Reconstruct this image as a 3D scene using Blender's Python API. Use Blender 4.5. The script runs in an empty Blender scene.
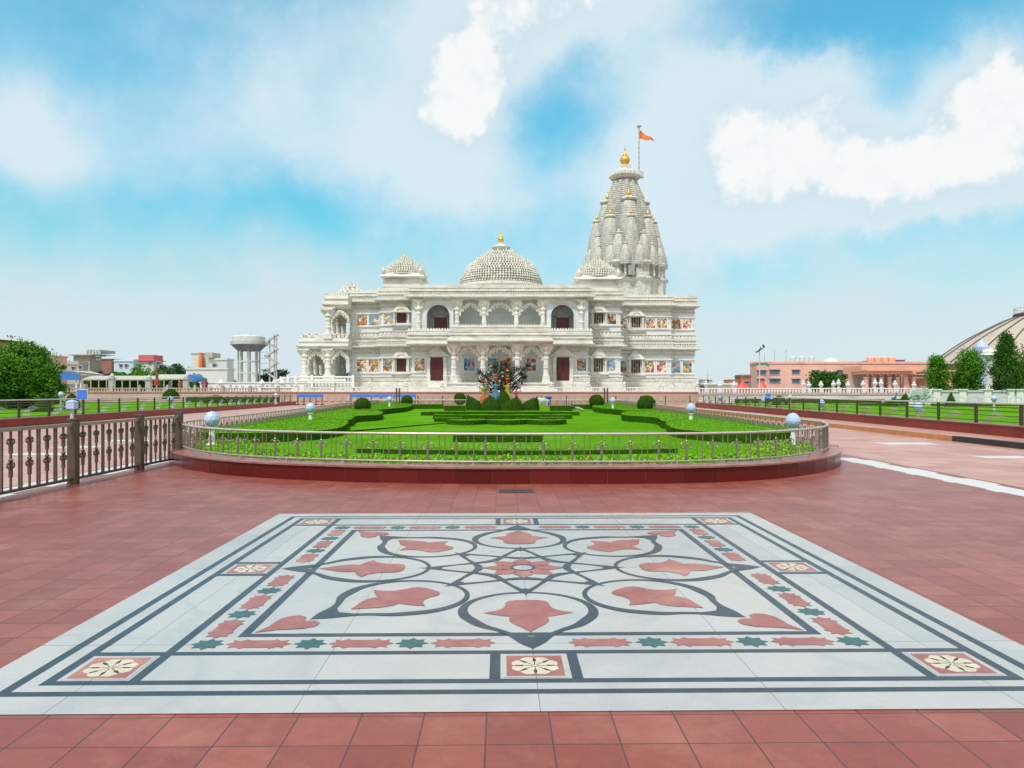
import bpy, math, random
import numpy as np
from mathutils import Vector, Matrix
R=math.radians; PI=math.pi
random.seed(7); rng=np.random.default_rng(7)
sc=bpy.context.scene; COL=sc.collection
F=761.0; YH=391.0; H=1.6
def gp(px,py,z=0.0):
    D=F*(H-z)/(py-YH); return ((px-512)/F*D, D)
def X(px,D): return (px-512)/F*D
def Z(py,D): return H+(YH-py)/F*D

# ---------------------------------------------------------------- materials
def new_mat(name):
    m=bpy.data.materials.new(name); m.use_nodes=True; nt=m.node_tree
    return m,nt,nt.nodes['Principled BSDF']
def N(nt,t,**k):
    n=nt.nodes.new(t)
    for a,b in k.items(): setattr(n,a,b)
    return n
def mat(name,c1,c2=None,scale=3.0,rough=.6,bump=0.0,bscale=20.0,metal=0.0,spec=.5,detail=5,c3=None,s3=.6,t3=(.55,.7),stretch=None,trans=0.0):
    m,nt,p=new_mat(name); L=nt.links
    p.inputs['Roughness'].default_value=rough; p.inputs['Metallic'].default_value=metal
    p.inputs['Specular IOR Level'].default_value=spec
    tc=N(nt,'ShaderNodeTexCoord'); src=tc.outputs['Object']
    if stretch:
        mp=N(nt,'ShaderNodeMapping'); mp.inputs['Scale'].default_value=stretch; L.new(src,mp.inputs[0]); src=mp.outputs[0]
    if c2 is None: p.inputs['Base Color'].default_value=(*c1,1); out=None
    else:
        n=N(nt,'ShaderNodeTexNoise'); n.inputs['Scale'].default_value=scale; n.inputs['Detail'].default_value=detail
        n.inputs['Roughness'].default_value=.65; L.new(src,n.inputs['Vector'])
        r=N(nt,'ShaderNodeValToRGB'); r.color_ramp.elements[0].position=.33; r.color_ramp.elements[1].position=.67
        r.color_ramp.elements[0].color=(*c1,1); r.color_ramp.elements[1].color=(*c2,1); L.new(n.outputs['Fac'],r.inputs[0]); out=r.outputs[0]
        if c3:
            n3=N(nt,'ShaderNodeTexNoise'); n3.inputs['Scale'].default_value=s3; n3.inputs['Detail'].default_value=6; L.new(src,n3.inputs['Vector'])
            mr=N(nt,'ShaderNodeMapRange'); mr.inputs[1].default_value=t3[0]; mr.inputs[2].default_value=t3[1]; L.new(n3.outputs['Fac'],mr.inputs[0])
            mx=N(nt,'ShaderNodeMix',data_type='RGBA'); L.new(mr.outputs[0],mx.inputs[0]); L.new(out,mx.inputs[6]); mx.inputs[7].default_value=(*c3,1); out=mx.outputs[2]
        L.new(out,p.inputs['Base Color'])
    if bump:
        n2=N(nt,'ShaderNodeTexNoise'); n2.inputs['Scale'].default_value=bscale; n2.inputs['Detail'].default_value=4; L.new(tc.outputs['Object'],n2.inputs['Vector'])
        b=N(nt,'ShaderNodeBump'); b.inputs['Strength'].default_value=bump; b.inputs['Distance'].default_value=.05
        L.new(n2.outputs['Fac'],b.inputs['Height']); L.new(b.outputs[0],p.inputs['Normal'])
    if trans:
        p.inputs['Transmission Weight'].default_value=trans
    return m
def tile_mat(name,size,c_list,mortar,rough,mw=.018,big=(1,1,1),bigscale=.25,bump=.25,rr=.15,stain=None,veins=None,size_y=None,fine=(.88,1.10),grime=None,shift=(0,0),spec=.36):
    m,nt,p=new_mat(name); L=nt.links; p.inputs['Specular IOR Level'].default_value=spec
    tc=N(nt,'ShaderNodeTexCoord')
    mp=N(nt,'ShaderNodeMapping'); mp.inputs['Scale'].default_value=(1/size,1/(size_y or size),1); mp.inputs['Location'].default_value=(shift[0],shift[1],0); L.new(tc.outputs['Object'],mp.inputs[0])
    fl=N(nt,'ShaderNodeVectorMath',operation='FLOOR'); fr=N(nt,'ShaderNodeVectorMath',operation='FRACTION')
    L.new(mp.outputs[0],fl.inputs[0]); L.new(mp.outputs[0],fr.inputs[0])
    sf=N(nt,'ShaderNodeSeparateXYZ'); L.new(fl.outputs[0],sf.inputs[0])
    cf=N(nt,'ShaderNodeCombineXYZ'); L.new(sf.outputs[0],cf.inputs[0]); L.new(sf.outputs[1],cf.inputs[1])
    wn=N(nt,'ShaderNodeTexWhiteNoise',noise_dimensions='2D'); L.new(cf.outputs[0],wn.inputs['Vector'])
    r=N(nt,'ShaderNodeValToRGB'); els=r.color_ramp.elements
    els[0].position=0; els[0].color=(*c_list[0],1); els[1].position=1; els[1].color=(*c_list[-1],1)
    for i,c in enumerate(c_list[1:-1]):
        e=els.new((i+1)/(len(c_list)-1)); e.color=(*c,1)
    L.new(wn.outputs['Value'],r.inputs[0]); out=r.outputs[0]
    # surface grain + large patches
    def mul(out,scale,lo,hi,det=6,rg=.65):
        n=N(nt,'ShaderNodeTexNoise'); n.inputs['Scale'].default_value=scale; n.inputs['Detail'].default_value=det; n.inputs['Roughness'].default_value=rg
        L.new(tc.outputs['Object'],n.inputs['Vector'])
        mr=N(nt,'ShaderNodeMapRange'); mr.inputs[1].default_value=.3; mr.inputs[2].default_value=.7; mr.inputs[3].default_value=lo; mr.inputs[4].default_value=hi
        L.new(n.outputs['Fac'],mr.inputs[0])
        v=N(nt,'ShaderNodeVectorMath',operation='SCALE'); L.new(out,v.inputs[0]); L.new(mr.outputs[0],v.inputs['Scale']); return v.outputs[0],n
    out,_=mul(out,bigscale,big[0],big[1]); out,ng=mul(out,14,*fine); out,_=mul(out,75,1-(fine[1]-1)*1.1,1+(fine[1]-1)*1.1,3,.7)
    if stain:
        n=N(nt,'ShaderNodeTexNoise'); n.inputs['Scale'].default_value=stain[1]; n.inputs['Detail'].default_value=8; n.inputs['Roughness'].default_value=.7
        L.new(tc.outputs['Object'],n.inputs['Vector'])
        mr=N(nt,'ShaderNodeMapRange'); mr.inputs[1].default_value=stain[2]; mr.inputs[2].default_value=stain[3]; mr.inputs[4].default_value=stain[4]; L.new(n.outputs['Fac'],mr.inputs[0])
        mx=N(nt,'ShaderNodeMix',data_type='RGBA'); L.new(mr.outputs[0],mx.inputs[0]); L.new(out,mx.inputs[6]); mx.inputs[7].default_value=(*stain[0],1); out=mx.outputs[2]
    if grime:
        n=N(nt,'ShaderNodeTexNoise'); n.inputs['Scale'].default_value=grime[1]; n.inputs['Detail'].default_value=9; n.inputs['Roughness'].default_value=.75
        L.new(tc.outputs['Object'],n.inputs['Vector'])
        mr=N(nt,'ShaderNodeMapRange'); mr.inputs[1].default_value=grime[2]; mr.inputs[2].default_value=grime[3]; mr.inputs[4].default_value=grime[4]; L.new(n.outputs['Fac'],mr.inputs[0])
        mx=N(nt,'ShaderNodeMix',data_type='RGBA'); L.new(mr.outputs[0],mx.inputs[0]); L.new(out,mx.inputs[6]); mx.inputs[7].default_value=(*grime[0],1); out=mx.outputs[2]
    if veins:
        n=N(nt,'ShaderNodeTexNoise'); n.inputs['Scale'].default_value=.8; n.inputs['Detail'].default_value=4; n.inputs['Roughness'].default_value=.42; n.inputs['Distortion'].default_value=1.2
        L.new(tc.outputs['Object'],n.inputs['Vector'])
        a=N(nt,'ShaderNodeMath',operation='SUBTRACT'); a.inputs[1].default_value=.5; L.new(n.outputs['Fac'],a.inputs[0])
        b=N(nt,'ShaderNodeMath',operation='ABSOLUTE'); L.new(a.outputs[0],b.inputs[0])
        mr=N(nt,'ShaderNodeMapRange'); mr.inputs[1].default_value=.0; mr.inputs[2].default_value=.06; mr.inputs[3].default_value=.35; mr.inputs[4].default_value=0; L.new(b.outputs[0],mr.inputs[0])
        mx=N(nt,'ShaderNodeMix',data_type='RGBA'); L.new(mr.outputs[0],mx.inputs[0]); L.new(out,mx.inputs[6]); mx.inputs[7].default_value=(*veins,1); out=mx.outputs[2]
    # mortar
    s=N(nt,'ShaderNodeSeparateXYZ'); L.new(fr.outputs[0],s.inputs[0]); ms=[]
    for k in (0,1):
        a=N(nt,'ShaderNodeMath',operation='SUBTRACT'); a.inputs[1].default_value=.5; L.new(s.outputs[k],a.inputs[0])
        b=N(nt,'ShaderNodeMath',operation='ABSOLUTE'); L.new(a.outputs[0],b.inputs[0]); ms.append(b)
    mxx=N(nt,'ShaderNodeMath',operation='MAXIMUM'); L.new(ms[0].outputs[0],mxx.inputs[0]); L.new(ms[1].outputs[0],mxx.inputs[1])
    gt=N(nt,'ShaderNodeMapRange'); gt.inputs[1].default_value=.5-mw; gt.inputs[2].default_value=.5-mw*.45; L.new(mxx.outputs[0],gt.inputs[0])
    mm=N(nt,'ShaderNodeMix',data_type='RGBA'); L.new(gt.outputs[0],mm.inputs[0]); L.new(out,mm.inputs[6]); mm.inputs[7].default_value=(*mortar,1)
    L.new(mm.outputs[2],p.inputs['Base Color'])
    wr=N(nt,'ShaderNodeMapRange'); wr.inputs[3].default_value=rough-rr; wr.inputs[4].default_value=rough+rr; L.new(ng.outputs['Fac'],wr.inputs[0]); L.new(wr.outputs[0],p.inputs['Roughness'])
    hs=N(nt,'ShaderNodeMath',operation='SUBTRACT'); L.new(ng.outputs['Fac'],hs.inputs[0]); L.new(gt.outputs[0],hs.inputs[1])
    bp=N(nt,'ShaderNodeBump'); bp.inputs['Strength'].default_value=bump; bp.inputs['Distance'].default_value=.004; L.new(hs.outputs[0],bp.inputs['Height']); L.new(bp.outputs[0],p.inputs['Normal'])
    return m
M={}
M['paving']=tile_mat('red_sandstone_paving',.3075,[(.225,.057,.040),(.25,.068,.048),(.285,.084,.060),(.212,.053,.037),(.262,.074,.053)],(.075,.038,.030),.35,mw=.017,big=(.95,1.05),bigscale=.35,stain=((.50,.27,.20),1.3,.50,.80,.38),grime=((.11,.045,.036),3.1,.57,.72,.45),rr=.12,shift=(-.13,.13),spec=.27)
M['marble']=tile_mat('white_marble_slab',1.23,[(.395,.405,.40),(.425,.43,.42),(.37,.38,.38)],(.17,.165,.15),.28,mw=.0026,big=(.9,1.08),bigscale=.8,bump=.05,stain=((.36,.30,.20),.8,.54,.76,.6),veins=(.27,.30,.33),size_y=2.05,fine=(.97,1.03))
M['slate']=mat('dark_slate_inlay',(.018,.027,.038),(.038,.052,.068),6,.34,.05,60)
M['redinlay']=mat('red_stone_inlay',(.25,.07,.06),(.34,.125,.105),5,.36,.05,60,c3=(.42,.20,.14),s3=1.1)
M['greeninlay']=mat('green_stone_inlay',(.02,.075,.075),(.04,.12,.115),9,.4)
M['cream']=mat('cream_stone_inlay',(.48,.42,.29),(.60,.55,.45),7,.4)
M['temple']=mat('ivory_marble',(.60,.61,.555),(.76,.765,.71),.9,.65,.5,2.2,c3=(.40,.385,.31),s3=.55,t3=(.52,.8),stretch=(.9,.9,2.6))
M['temple_carved']=mat('carved_ivory_marble',(.58,.58,.51),(.77,.76,.69),2.2,.7,.9,4.5,c3=(.44,.36,.26),s3=.8,t3=(.6,.78))
def carve_shade(name,scale,depth):
    m=M[name]; nt=m.node_tree; L=nt.links; p=nt.nodes['Principled BSDF']; src=p.inputs['Base Color'].links[0].from_socket
    tc=N(nt,'ShaderNodeTexCoord'); mp=N(nt,'ShaderNodeMapping'); mp.inputs['Scale'].default_value=scale; L.new(tc.outputs['Object'],mp.inputs[0])
    v=N(nt,'ShaderNodeTexVoronoi',feature='DISTANCE_TO_EDGE'); v.inputs['Scale'].default_value=1; L.new(mp.outputs[0],v.inputs['Vector'])
    mr=N(nt,'ShaderNodeMapRange'); mr.inputs[1].default_value=.0; mr.inputs[2].default_value=.16; mr.inputs[3].default_value=depth; mr.inputs[4].default_value=1; L.new(v.outputs['Distance'],mr.inputs[0])
    sc_n=N(nt,'ShaderNodeVectorMath',operation='SCALE'); L.new(src,sc_n.inputs[0]); L.new(mr.outputs[0],sc_n.inputs['Scale']); L.new(sc_n.outputs[0],p.inputs['Base Color'])  # colour darkened along groove edges, painting in shade and grime
    b=N(nt,'ShaderNodeBump'); b.inputs['Strength'].default_value=.7; b.inputs['Distance'].default_value=.08; L.new(v.outputs['Distance'],b.inputs['Height']); L.new(b.outputs[0],p.inputs['Normal'])
carve_shade('temple_carved',(3.2,3.2,4.5),.62)
M['temple_panel']=mat('pale_blue_white_marble',(.56,.62,.635),(.68,.735,.75),1.1,.5,.1,3,stretch=(.6,.6,3.5),c3=(.50,.51,.47),s3=.5,t3=(.52,.75))
M['temple_grey']=mat('weathered_and_shade_grey_marble',(.47,.485,.445),(.70,.71,.65),1.6,.7,.6,5)  # serves grey stone and the shade painted at the cornices
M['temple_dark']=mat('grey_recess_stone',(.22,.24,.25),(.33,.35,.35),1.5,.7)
carve_shade('temple_grey',(2.6,2.6,4.2),.66)
M['gold']=mat('gilded_metal',(.85,.40,.05),(.95,.55,.10),3,.32,metal=.75)
M['maroon']=mat('maroon_painted_wood',(.055,.007,.009),(.085,.012,.013),4,.45,stretch=(1,1,.2))
M['darkwood']=mat('dark_window_wood',(.035,.015,.012),(.07,.03,.02),4,.5)
M['granite']=mat('polished_red_granite',(.09,.007,.0055),(.12,.010,.008),30,.24,.02,90,spec=.3)
M['granite2']=mat('polished_red_granite_dark',(.074,.0058,.0045),(.10,.008,.0065),30,.22,.02,90,spec=.3)
M['granite3']=mat('polished_red_granite_light',(.108,.010,.008),(.14,.015,.012),30,.28,.02,90,spec=.3)
M['redplanter']=mat('polished_red_planter_stone',(.20,.028,.018),(.27,.042,.028),6,.35,spec=.3)
M['redplanter2']=mat('polished_red_planter_stone_deep',(.17,.022,.015),(.23,.034,.024),6,.35,spec=.3)
M['joint']=mat('stone_joint',(.16,.05,.04))
M['coping']=mat('pink_sandstone_coping',(.24,.085,.07),(.36,.16,.14),3,.36,.1,30)
M['steel']=mat('brushed_steel',(.30,.26,.22),(.42,.37,.32),8,.42,metal=.35)
M['steel_dark']=mat('bronze_tinted_steel',(.070,.050,.038),(.12,.092,.072),6,.42,metal=.25)
M['steel_rail']=mat('worn_steel_tube',(.46,.43,.39),(.58,.55,.50),7,.34,metal=.4)
M['fencedark']=mat('dark_olive_metal',(.05,.045,.032),(.10,.085,.06),6,.5,metal=.3)
M['white_paint']=mat('white_paint',(.68,.70,.68),(.80,.80,.78),4,.5)
M['globe']=mat('pale_blue_lamp_glass',(.34,.47,.72),(.43,.55,.77),5,.28,spec=.6)
M['lawn']=mat('lawn_grass',(.068,.225,.006),(.105,.305,.010),5,.9,.6,60,spec=.0,c3=(.125,.33,.02),s3=.35,t3=(.42,.7),detail=9)
M['hedge']=mat('shaded_hedge_side_green',(.022,.072,.005),(.042,.12,.008),9,.95,.8,40,spec=.0)
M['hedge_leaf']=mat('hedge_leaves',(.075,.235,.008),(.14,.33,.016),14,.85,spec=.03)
M['lime_leaf']=mat('lime_ground_cover_leaves',(.12,.33,.010),(.24,.48,.03),25,.7,spec=.05)
M['topiary']=mat('dark_topiary',(.018,.052,.006),(.04,.09,.011),9,.95,.6,30,spec=.0)
M['topiary_leaf']=mat('dark_topiary_leaves',(.022,.065,.007),(.06,.13,.014),22,.9,spec=.03)
M['leaf']=mat('tree_leaves',(.045,.15,.012),(.11,.29,.022),3,.7,spec=.15)
M['leaf_dark']=mat('dark_tree_leaves',(.025,.085,.012),(.06,.16,.02),3,.7,spec=.15)
M['leaf_far']=mat('far_tree_leaves',(.02,.075,.03),(.05,.14,.05),2,.7,spec=.2)
M['leaf_far_dark']=mat('far_dark_tree_leaves',(.018,.05,.045),(.03,.08,.06),2,.8,spec=.1)
M['bark']=mat('brown_bark',(.07,.045,.03),(.16,.11,.08),9,.9,.6,20)
M['soil']=mat('dark_soil',(.05,.035,.02),(.09,.06,.035),5,.95)
M['earth']=mat('dusty_ground',(.22,.19,.13),(.14,.17,.08),.05,.95)
M['ochre']=mat('ochre_painted_kerb',(.44,.20,.07),(.56,.29,.12),3,.6)
M['black']=mat('black_stone',(.012,.012,.013),(.03,.03,.03),5,.4)
M['peach']=tile_mat('peach_stone_cladding',.9,[(.47,.37,.28),(.56,.46,.35),(.52,.42,.32)],(.45,.32,.25),.7,mw=.02)
M['redstrip']=mat('red_stone_strip',(.28,.16,.12),(.38,.23,.17),2,.6)
M['terrace']=mat('terrace_stone',(.45,.40,.36),(.55,.5,.46),.5,.6)
M['pinkwall']=mat('hazed_pink_plaster',(.66,.37,.30),(.74,.45,.38),.4,.85,c3=(.55,.31,.26),s3=.3)  # plaster paled so its colour carries the distance haze
M['orangewall']=mat('orange_pink_plaster',(.60,.31,.22),(.70,.39,.29),.5,.85)
M['beigewall']=mat('beige_plaster',(.36,.32,.27),(.48,.44,.38),.5,.9)
M['brick']=mat('brown_brick',(.24,.11,.08),(.32,.16,.12),1.5,.9)
M['bluewall']=mat('pale_blue_plaster',(.46,.62,.70),(.54,.70,.76),.5,.85)
M['palewall']=mat('pale_grey_plaster',(.50,.56,.54),(.60,.64,.60),.5,.85,c3=(.40,.45,.42),s3=.25)
M['redroof']=mat('red_sheet_roof',(.55,.10,.13),(.62,.16,.18),2,.6)
M['orange']=mat('orange_paint',(.72,.17,.05),(.8,.24,.08),3,.6)
M['darkroof']=mat('dark_roof_edge',(.07,.045,.04),(.12,.08,.06),2,.8)
M['glass']=mat('dark_window_glass',(.06,.08,.12),(.12,.15,.2),.8,.15)
M['blue']=mat('bright_blue_sheet',(.035,.16,.62),(.05,.22,.72),2,.5)
M['bluedeep']=mat('blue_awning_cloth',(.03,.16,.45),(.05,.22,.55),2,.6)
M['concrete']=mat('weathered_concrete',(.36,.38,.37),(.55,.56,.53),1,.85,c3=(.25,.25,.24),s3=.5)
M['towerpaint']=mat('weathered_white_concrete',(.50,.53,.52),(.64,.66,.64),.7,.8,c3=(.40,.38,.33),s3=.35)
M['lavender']=mat('lavender_white_marble',(.52,.53,.60),(.62,.63,.69),.8,.6)
M['tankdark']=mat('dark_concrete_bowl',(.10,.13,.15),(.17,.2,.22),1,.8)
M['teal']=mat('teal_shade_net',(.03,.20,.17),(.05,.28,.23),3,.7)
M['sheet']=mat('cream_sheet_roof',(.38,.39,.32),(.48,.48,.41),1,.6)
M['red']=mat('red_canopy_cloth',(.70,.045,.03),(.78,.08,.05),2,.6)
M['tankgrey']=mat('pale_steel_tank',(.50,.60,.62),(.60,.69,.70),2,.4)
M['tankorange']=mat('peach_plastic_tank',(.70,.38,.24),(.78,.46,.30),2,.5)
M['domecream']=mat('cream_dome_panels',(.40,.355,.29),(.48,.43,.355),.3,.7,c3=(.33,.30,.25),s3=.12)
M['rib']=mat('dark_dome_rib',(.10,.08,.07),(.15,.13,.11),2,.7)
M['skin']=mat('painted_skin_tone',(.28,.13,.07),(.36,.19,.12),5,.6)
M['hair']=mat('black_hair',(.015,.012,.01))
M['verdigris']=mat('pale_verdigris_stone',(.34,.44,.42),(.52,.60,.56),3,.6)
def paint(name,cols,scale,seed):
    m,nt,p=new_mat(name); L=nt.links; p.inputs['Roughness'].default_value=.4
    tc=N(nt,'ShaderNodeTexCoord'); mp=N(nt,'ShaderNodeMapping'); mp.inputs['Location'].default_value=(seed*7.3,seed*3.1,seed*1.7)
    oi=N(nt,'ShaderNodeObjectInfo'); ad=N(nt,'ShaderNodeVectorMath',operation='ADD'); cb=N(nt,'ShaderNodeVectorMath',operation='SCALE'); cb.inputs[0].default_value=(31,17,53); L.new(oi.outputs['Random'],cb.inputs['Scale'])
    L.new(tc.outputs['Object'],mp.inputs[0]); L.new(mp.outputs[0],ad.inputs[0]); L.new(cb.outputs[0],ad.inputs[1])
    nz=N(nt,'ShaderNodeTexNoise'); nz.inputs['Scale'].default_value=2.5; L.new(ad.outputs[0],nz.inputs['Vector'])
    mx=N(nt,'ShaderNodeMix',data_type='RGBA'); mx.inputs[0].default_value=.45; L.new(ad.outputs[0],mx.inputs[6]); L.new(nz.outputs['Color'],mx.inputs[7])
    v=N(nt,'ShaderNodeTexVoronoi'); v.inputs['Scale'].default_value=scale; L.new(mx.outputs[2],v.inputs['Vector'])
    s=N(nt,'ShaderNodeSeparateColor'); L.new(v.outputs['Color'],s.inputs[0])
    r=N(nt,'ShaderNodeValToRGB'); r.color_ramp.interpolation='CONSTANT'; e=r.color_ramp.elements
    e[0].color=(*cols[0],1); e[1].position=1/len(cols); e[1].color=(*cols[1],1)
    for i,c in enumerate(cols[2:]):
        q=e.new((i+2)/len(cols)); q.color=(*c,1)
    L.new(s.outputs[0],r.inputs[0]); L.new(r.outputs[0],p.inputs['Base Color']); return m
OR=(.50,.22,.08);YL=(.58,.42,.16);RD=(.34,.07,.05);BL=(.08,.22,.42);GR=(.10,.20,.09);WH=(.7,.66,.58);SK=(.12,.40,.62);DK=(.05,.04,.05);BR=(.28,.14,.07);PK=(.6,.3,.3)
PAINTS=[paint('warm_scene_painting',[OR,YL,RD,BR,WH,GR],6.5,1),paint('blue_scene_painting',[SK,BL,OR,WH,SK,YL],5.5,2),
        paint('red_scene_painting',[RD,YL,BL,WH,RD,PK],7,3),paint('garden_scene_painting',[GR,OR,SK,YL,DK,RD],6,4),paint('deep_blue_painting',[SK,SK,BL,DK,SK,PK],6.5,5)]

# ---------------------------------------------------------------- mesh builder
class MB:
    def __init__(s): s.v=[]; s.f=[]; s.m=[]
    def add(s,vs,fs,m=0):
        o=len(s.v); s.v.extend(vs)
        for f in fs: s.f.append([i+o for i in f]); s.m.append(m)
    def box(s,x0,x1,y0,y1,z0,z1,m=0):
        s.add([(x0,y0,z0),(x1,y0,z0),(x1,y1,z0),(x0,y1,z0),(x0,y0,z1),(x1,y0,z1),(x1,y1,z1),(x0,y1,z1)],
              [(0,3,2,1),(4,5,6,7),(0,1,5,4),(1,2,6,5),(2,3,7,6),(3,0,4,7)],m)
    def cbox(s,c,sz,rz=0,m=0):
        ca,sa=math.cos(rz),math.sin(rz); vs=[]
        for dz in (-.5,.5):
            for dx,dy in ((-.5,-.5),(.5,-.5),(.5,.5),(-.5,.5)):
                x,y=dx*sz[0],dy*sz[1]; vs.append((c[0]+x*ca-y*sa,c[1]+x*sa+y*ca,c[2]+dz*sz[2]))
        s.add(vs,[(0,3,2,1),(4,5,6,7),(0,1,5,4),(1,2,6,5),(2,3,7,6),(3,0,4,7)],m)
    def lathe(s,cx,cy,prof,n=16,m=0,fn=None,rot=0):
        vs=[];fs=[]
        for r,z in prof:
            for i in range(n):
                a=2*PI*i/n+rot; k=fn(a) if fn else 1
                vs.append((cx+r*k*math.cos(a),cy+r*k*math.sin(a),z))
        for j in range(len(prof)-1):
            for i in range(n):
                fs.append((j*n+i,j*n+(i+1)%n,(j+1)*n+(i+1)%n,(j+1)*n+i))
        if prof[-1][0]>1e-3: fs.append(tuple((len(prof)-1)*n+i for i in range(n)))
        if prof[0][0]>1e-3: fs.append(tuple(reversed(range(n))))
        s.add(vs,fs,m)
    def tube(s,pts,r,n=6,m=0,closed=False):
        P=[Vector(p) for p in pts]; k=len(P); rs=r if isinstance(r,(list,tuple)) else [r]*k; vs=[];fs=[]; up=None
        for i in range(k):
            a=P[(i-1)%k] if (closed or i>0) else P[i]; b=P[(i+1)%k] if (closed or i<k-1) else P[i]
            t=(b-a).normalized() if (b-a).length>1e-9 else Vector((0,0,1))
            if up is None: up=Vector((0,0,1)) if abs(t.z)<.9 else Vector((0,1,0))
            u=t.cross(up)
            if u.length<1e-6: u=t.cross(Vector((1,0,0)))
            u.normalize(); w=u.cross(t).normalized(); up=w
            for j in range(n):
                an=2*PI*j/n+PI/4; q=P[i]+u*math.cos(an)*rs[i]+w*math.sin(an)*rs[i]; vs.append(tuple(q))
        for i in range(k if closed else k-1):
            for j in range(n):
                i2=(i+1)%k; fs.append((i*n+j,i*n+(j+1)%n,i2*n+(j+1)%n,i2*n+j))
        if not closed: fs.append(tuple(reversed(range(n)))); fs.append(tuple((k-1)*n+j for j in range(n)))
        s.add(vs,fs,m)
    def prism(s,poly,z0,z1,m=0,mt=None):
        n=len(poly); area=sum(poly[i][0]*poly[(i+1)%n][1]-poly[(i+1)%n][0]*poly[i][1] for i in range(n))
        if area<0: poly=poly[::-1]
        vs=[(x,y,z0) for x,y in poly]+[(x,y,z1) for x,y in poly]
        s.add(vs,[(i,(i+1)%n,n+(i+1)%n,n+i) for i in range(n)],m)
        s.add(vs,[tuple(range(n,2*n))],m if mt is None else mt); s.add(vs,[tuple(reversed(range(n)))],m)
    def xz(s,poly,y0,y1,m=0):     # polygon in the XZ plane extruded along Y
        n=len(poly); area=sum(poly[i][0]*poly[(i+1)%n][1]-poly[(i+1)%n][0]*poly[i][1] for i in range(n))
        if area<0: poly=poly[::-1]
        vs=[(x,y0,z) for x,z in poly]+[(x,y1,z) for x,z in poly]
        s.add(vs,[tuple(range(n)),tuple(reversed(range(n,2*n)))]+[(i,n+i,n+(i+1)%n,(i+1)%n) for i in range(n)],m)
    def sheet(s,poly,z,m=0):
        n=len(poly); area=sum(poly[i][0]*poly[(i+1)%n][1]-poly[(i+1)%n][0]*poly[i][1] for i in range(n))
        if area<0: poly=poly[::-1]
        s.add([(x,y,z) for x,y in poly],[tuple(range(n))],m)
    def ribbon(s,pts,w,z,m=0,closed=False):
        k=len(pts); ws=w if isinstance(w,(list,tuple)) else [w]*k; vs=[]
        for i in range(k):
            a=pts[(i-1)%k] if (closed or i>0) else pts[i]; b=pts[(i+1)%k] if (closed or i<k-1) else pts[i]
            dx,dy=b[0]-a[0],b[1]-a[1]; l=math.hypot(dx,dy) or 1; nx,ny=-dy/l,dx/l
            vs+=[(pts[i][0]+nx*ws[i]/2,pts[i][1]+ny*ws[i]/2,z),(pts[i][0]-nx*ws[i]/2,pts[i][1]-ny*ws[i]/2,z)]
        s.add(vs,[(2*i,2*i+1,2*((i+1)%k)+1,2*((i+1)%k)) for i in range(k if closed else k-1)],m)
    def leaves(s,P,size,m=0,up=.0,aspect=.6):
        # numpy: P (n,3) -> n leaf quads (diamond)
        n=len(P); a=rng.normal(size=(n,3)); a[:,2]*=(1-up); a/=np.linalg.norm(a,axis=1)[:,None]
        b=rng.normal(size=(n,3)); b-= (b*a).sum(1)[:,None]*a; b/=np.linalg.norm(b,axis=1)[:,None]
        sz=size*(.6+.8*rng.random(n))[:,None]; q=b*aspect
        V=np.stack([P-a*sz*.5,P+q*sz*.5,P+a*sz*.5,P-q*sz*.5],1).reshape(-1,3)
        o=len(s.v); s.v.extend(map(tuple,V.tolist()))
        for i in range(n):
            k=o+4*i; s.f.append([k,k+1,k+2,k+3]); s.m.append(m)
    def build(s,name,mats,parent=None,smooth=False):
        if not isinstance(mats,(list,tuple)): mats=[mats]
        off=OFF.get(parent.name,(0,0,0)) if parent else (0,0,0)
        vs=[(x-off[0],y-off[1],z-off[2]) for x,y,z in s.v] if any(off) else s.v
        me=bpy.data.meshes.new(name); me.from_pydata(vs,[],s.f)
        for mm in mats: me.materials.append(M[mm] if isinstance(mm,str) else mm)
        if len(mats)>1: me.polygons.foreach_set('material_index',s.m)
        if smooth: me.polygons.foreach_set('use_smooth',[True]*len(me.polygons))
        me.update(); o=bpy.data.objects.new(name,me); COL.objects.link(o)
        if parent: o.parent=parent
        return o
OFF={}
def tag(o,label,cat,group=None,kind=None):
    if label: o['label']=label
    if cat: o['category']=cat
    if group: o['group']=group
    if kind: o['kind']=kind
    return o
def thing(name,label,cat,loc=(0,0,0),group=None,bake=True):
    o=bpy.data.objects.new(name,None); COL.objects.link(o); o.location=loc; o.empty_display_size=.2
    tag(o,label,cat,group)
    if bake: OFF[o.name]=tuple(loc)
    return o
def sub(o,off_from):            # register offset for a part that has sub-parts
    OFF[o.name]=OFF.get(off_from.name,(0,0,0)); return o
def copy_tree(o,parent=None):
    c=o.copy(); COL.objects.link(c)
    if parent: c.parent=parent
    for ch in list(o.children): copy_tree(ch,c)
    return c
def structure(o): o['kind']='structure'; return o
def center(o):                  # origin of a one-mesh thing moved to its base centre
    me=o.data; co=np.empty(len(me.vertices)*3); me.vertices.foreach_get('co',co); co=co.reshape(-1,3)
    c=(co.min(0)+co.max(0))/2; c[2]=co[:,2].min(); co-=c; me.vertices.foreach_set('co',co.ravel()); me.update()
    o.location=o.location+Vector(c); return o
def catmull(P,n=8,closed=False):
    out=[];k=len(P)
    for i in range(k if closed else k-1):
        p0=P[(i-1)%k] if (closed or i>0) else P[i]; p1=P[i]; p2=P[(i+1)%k]; p3=P[(i+2)%k] if (closed or i<k-2) else p2
        for j in range(n):
            t=j/n; out.append(tuple(.5*((2*b)+(-a+c)*t+(2*a-5*b+4*c-d)*t*t+(-a+3*b-3*c+d)*t**3) for a,b,c,d in zip(p0,p1,p2,p3)))
    if not closed: out.append(tuple(P[-1]))
    return out
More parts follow.
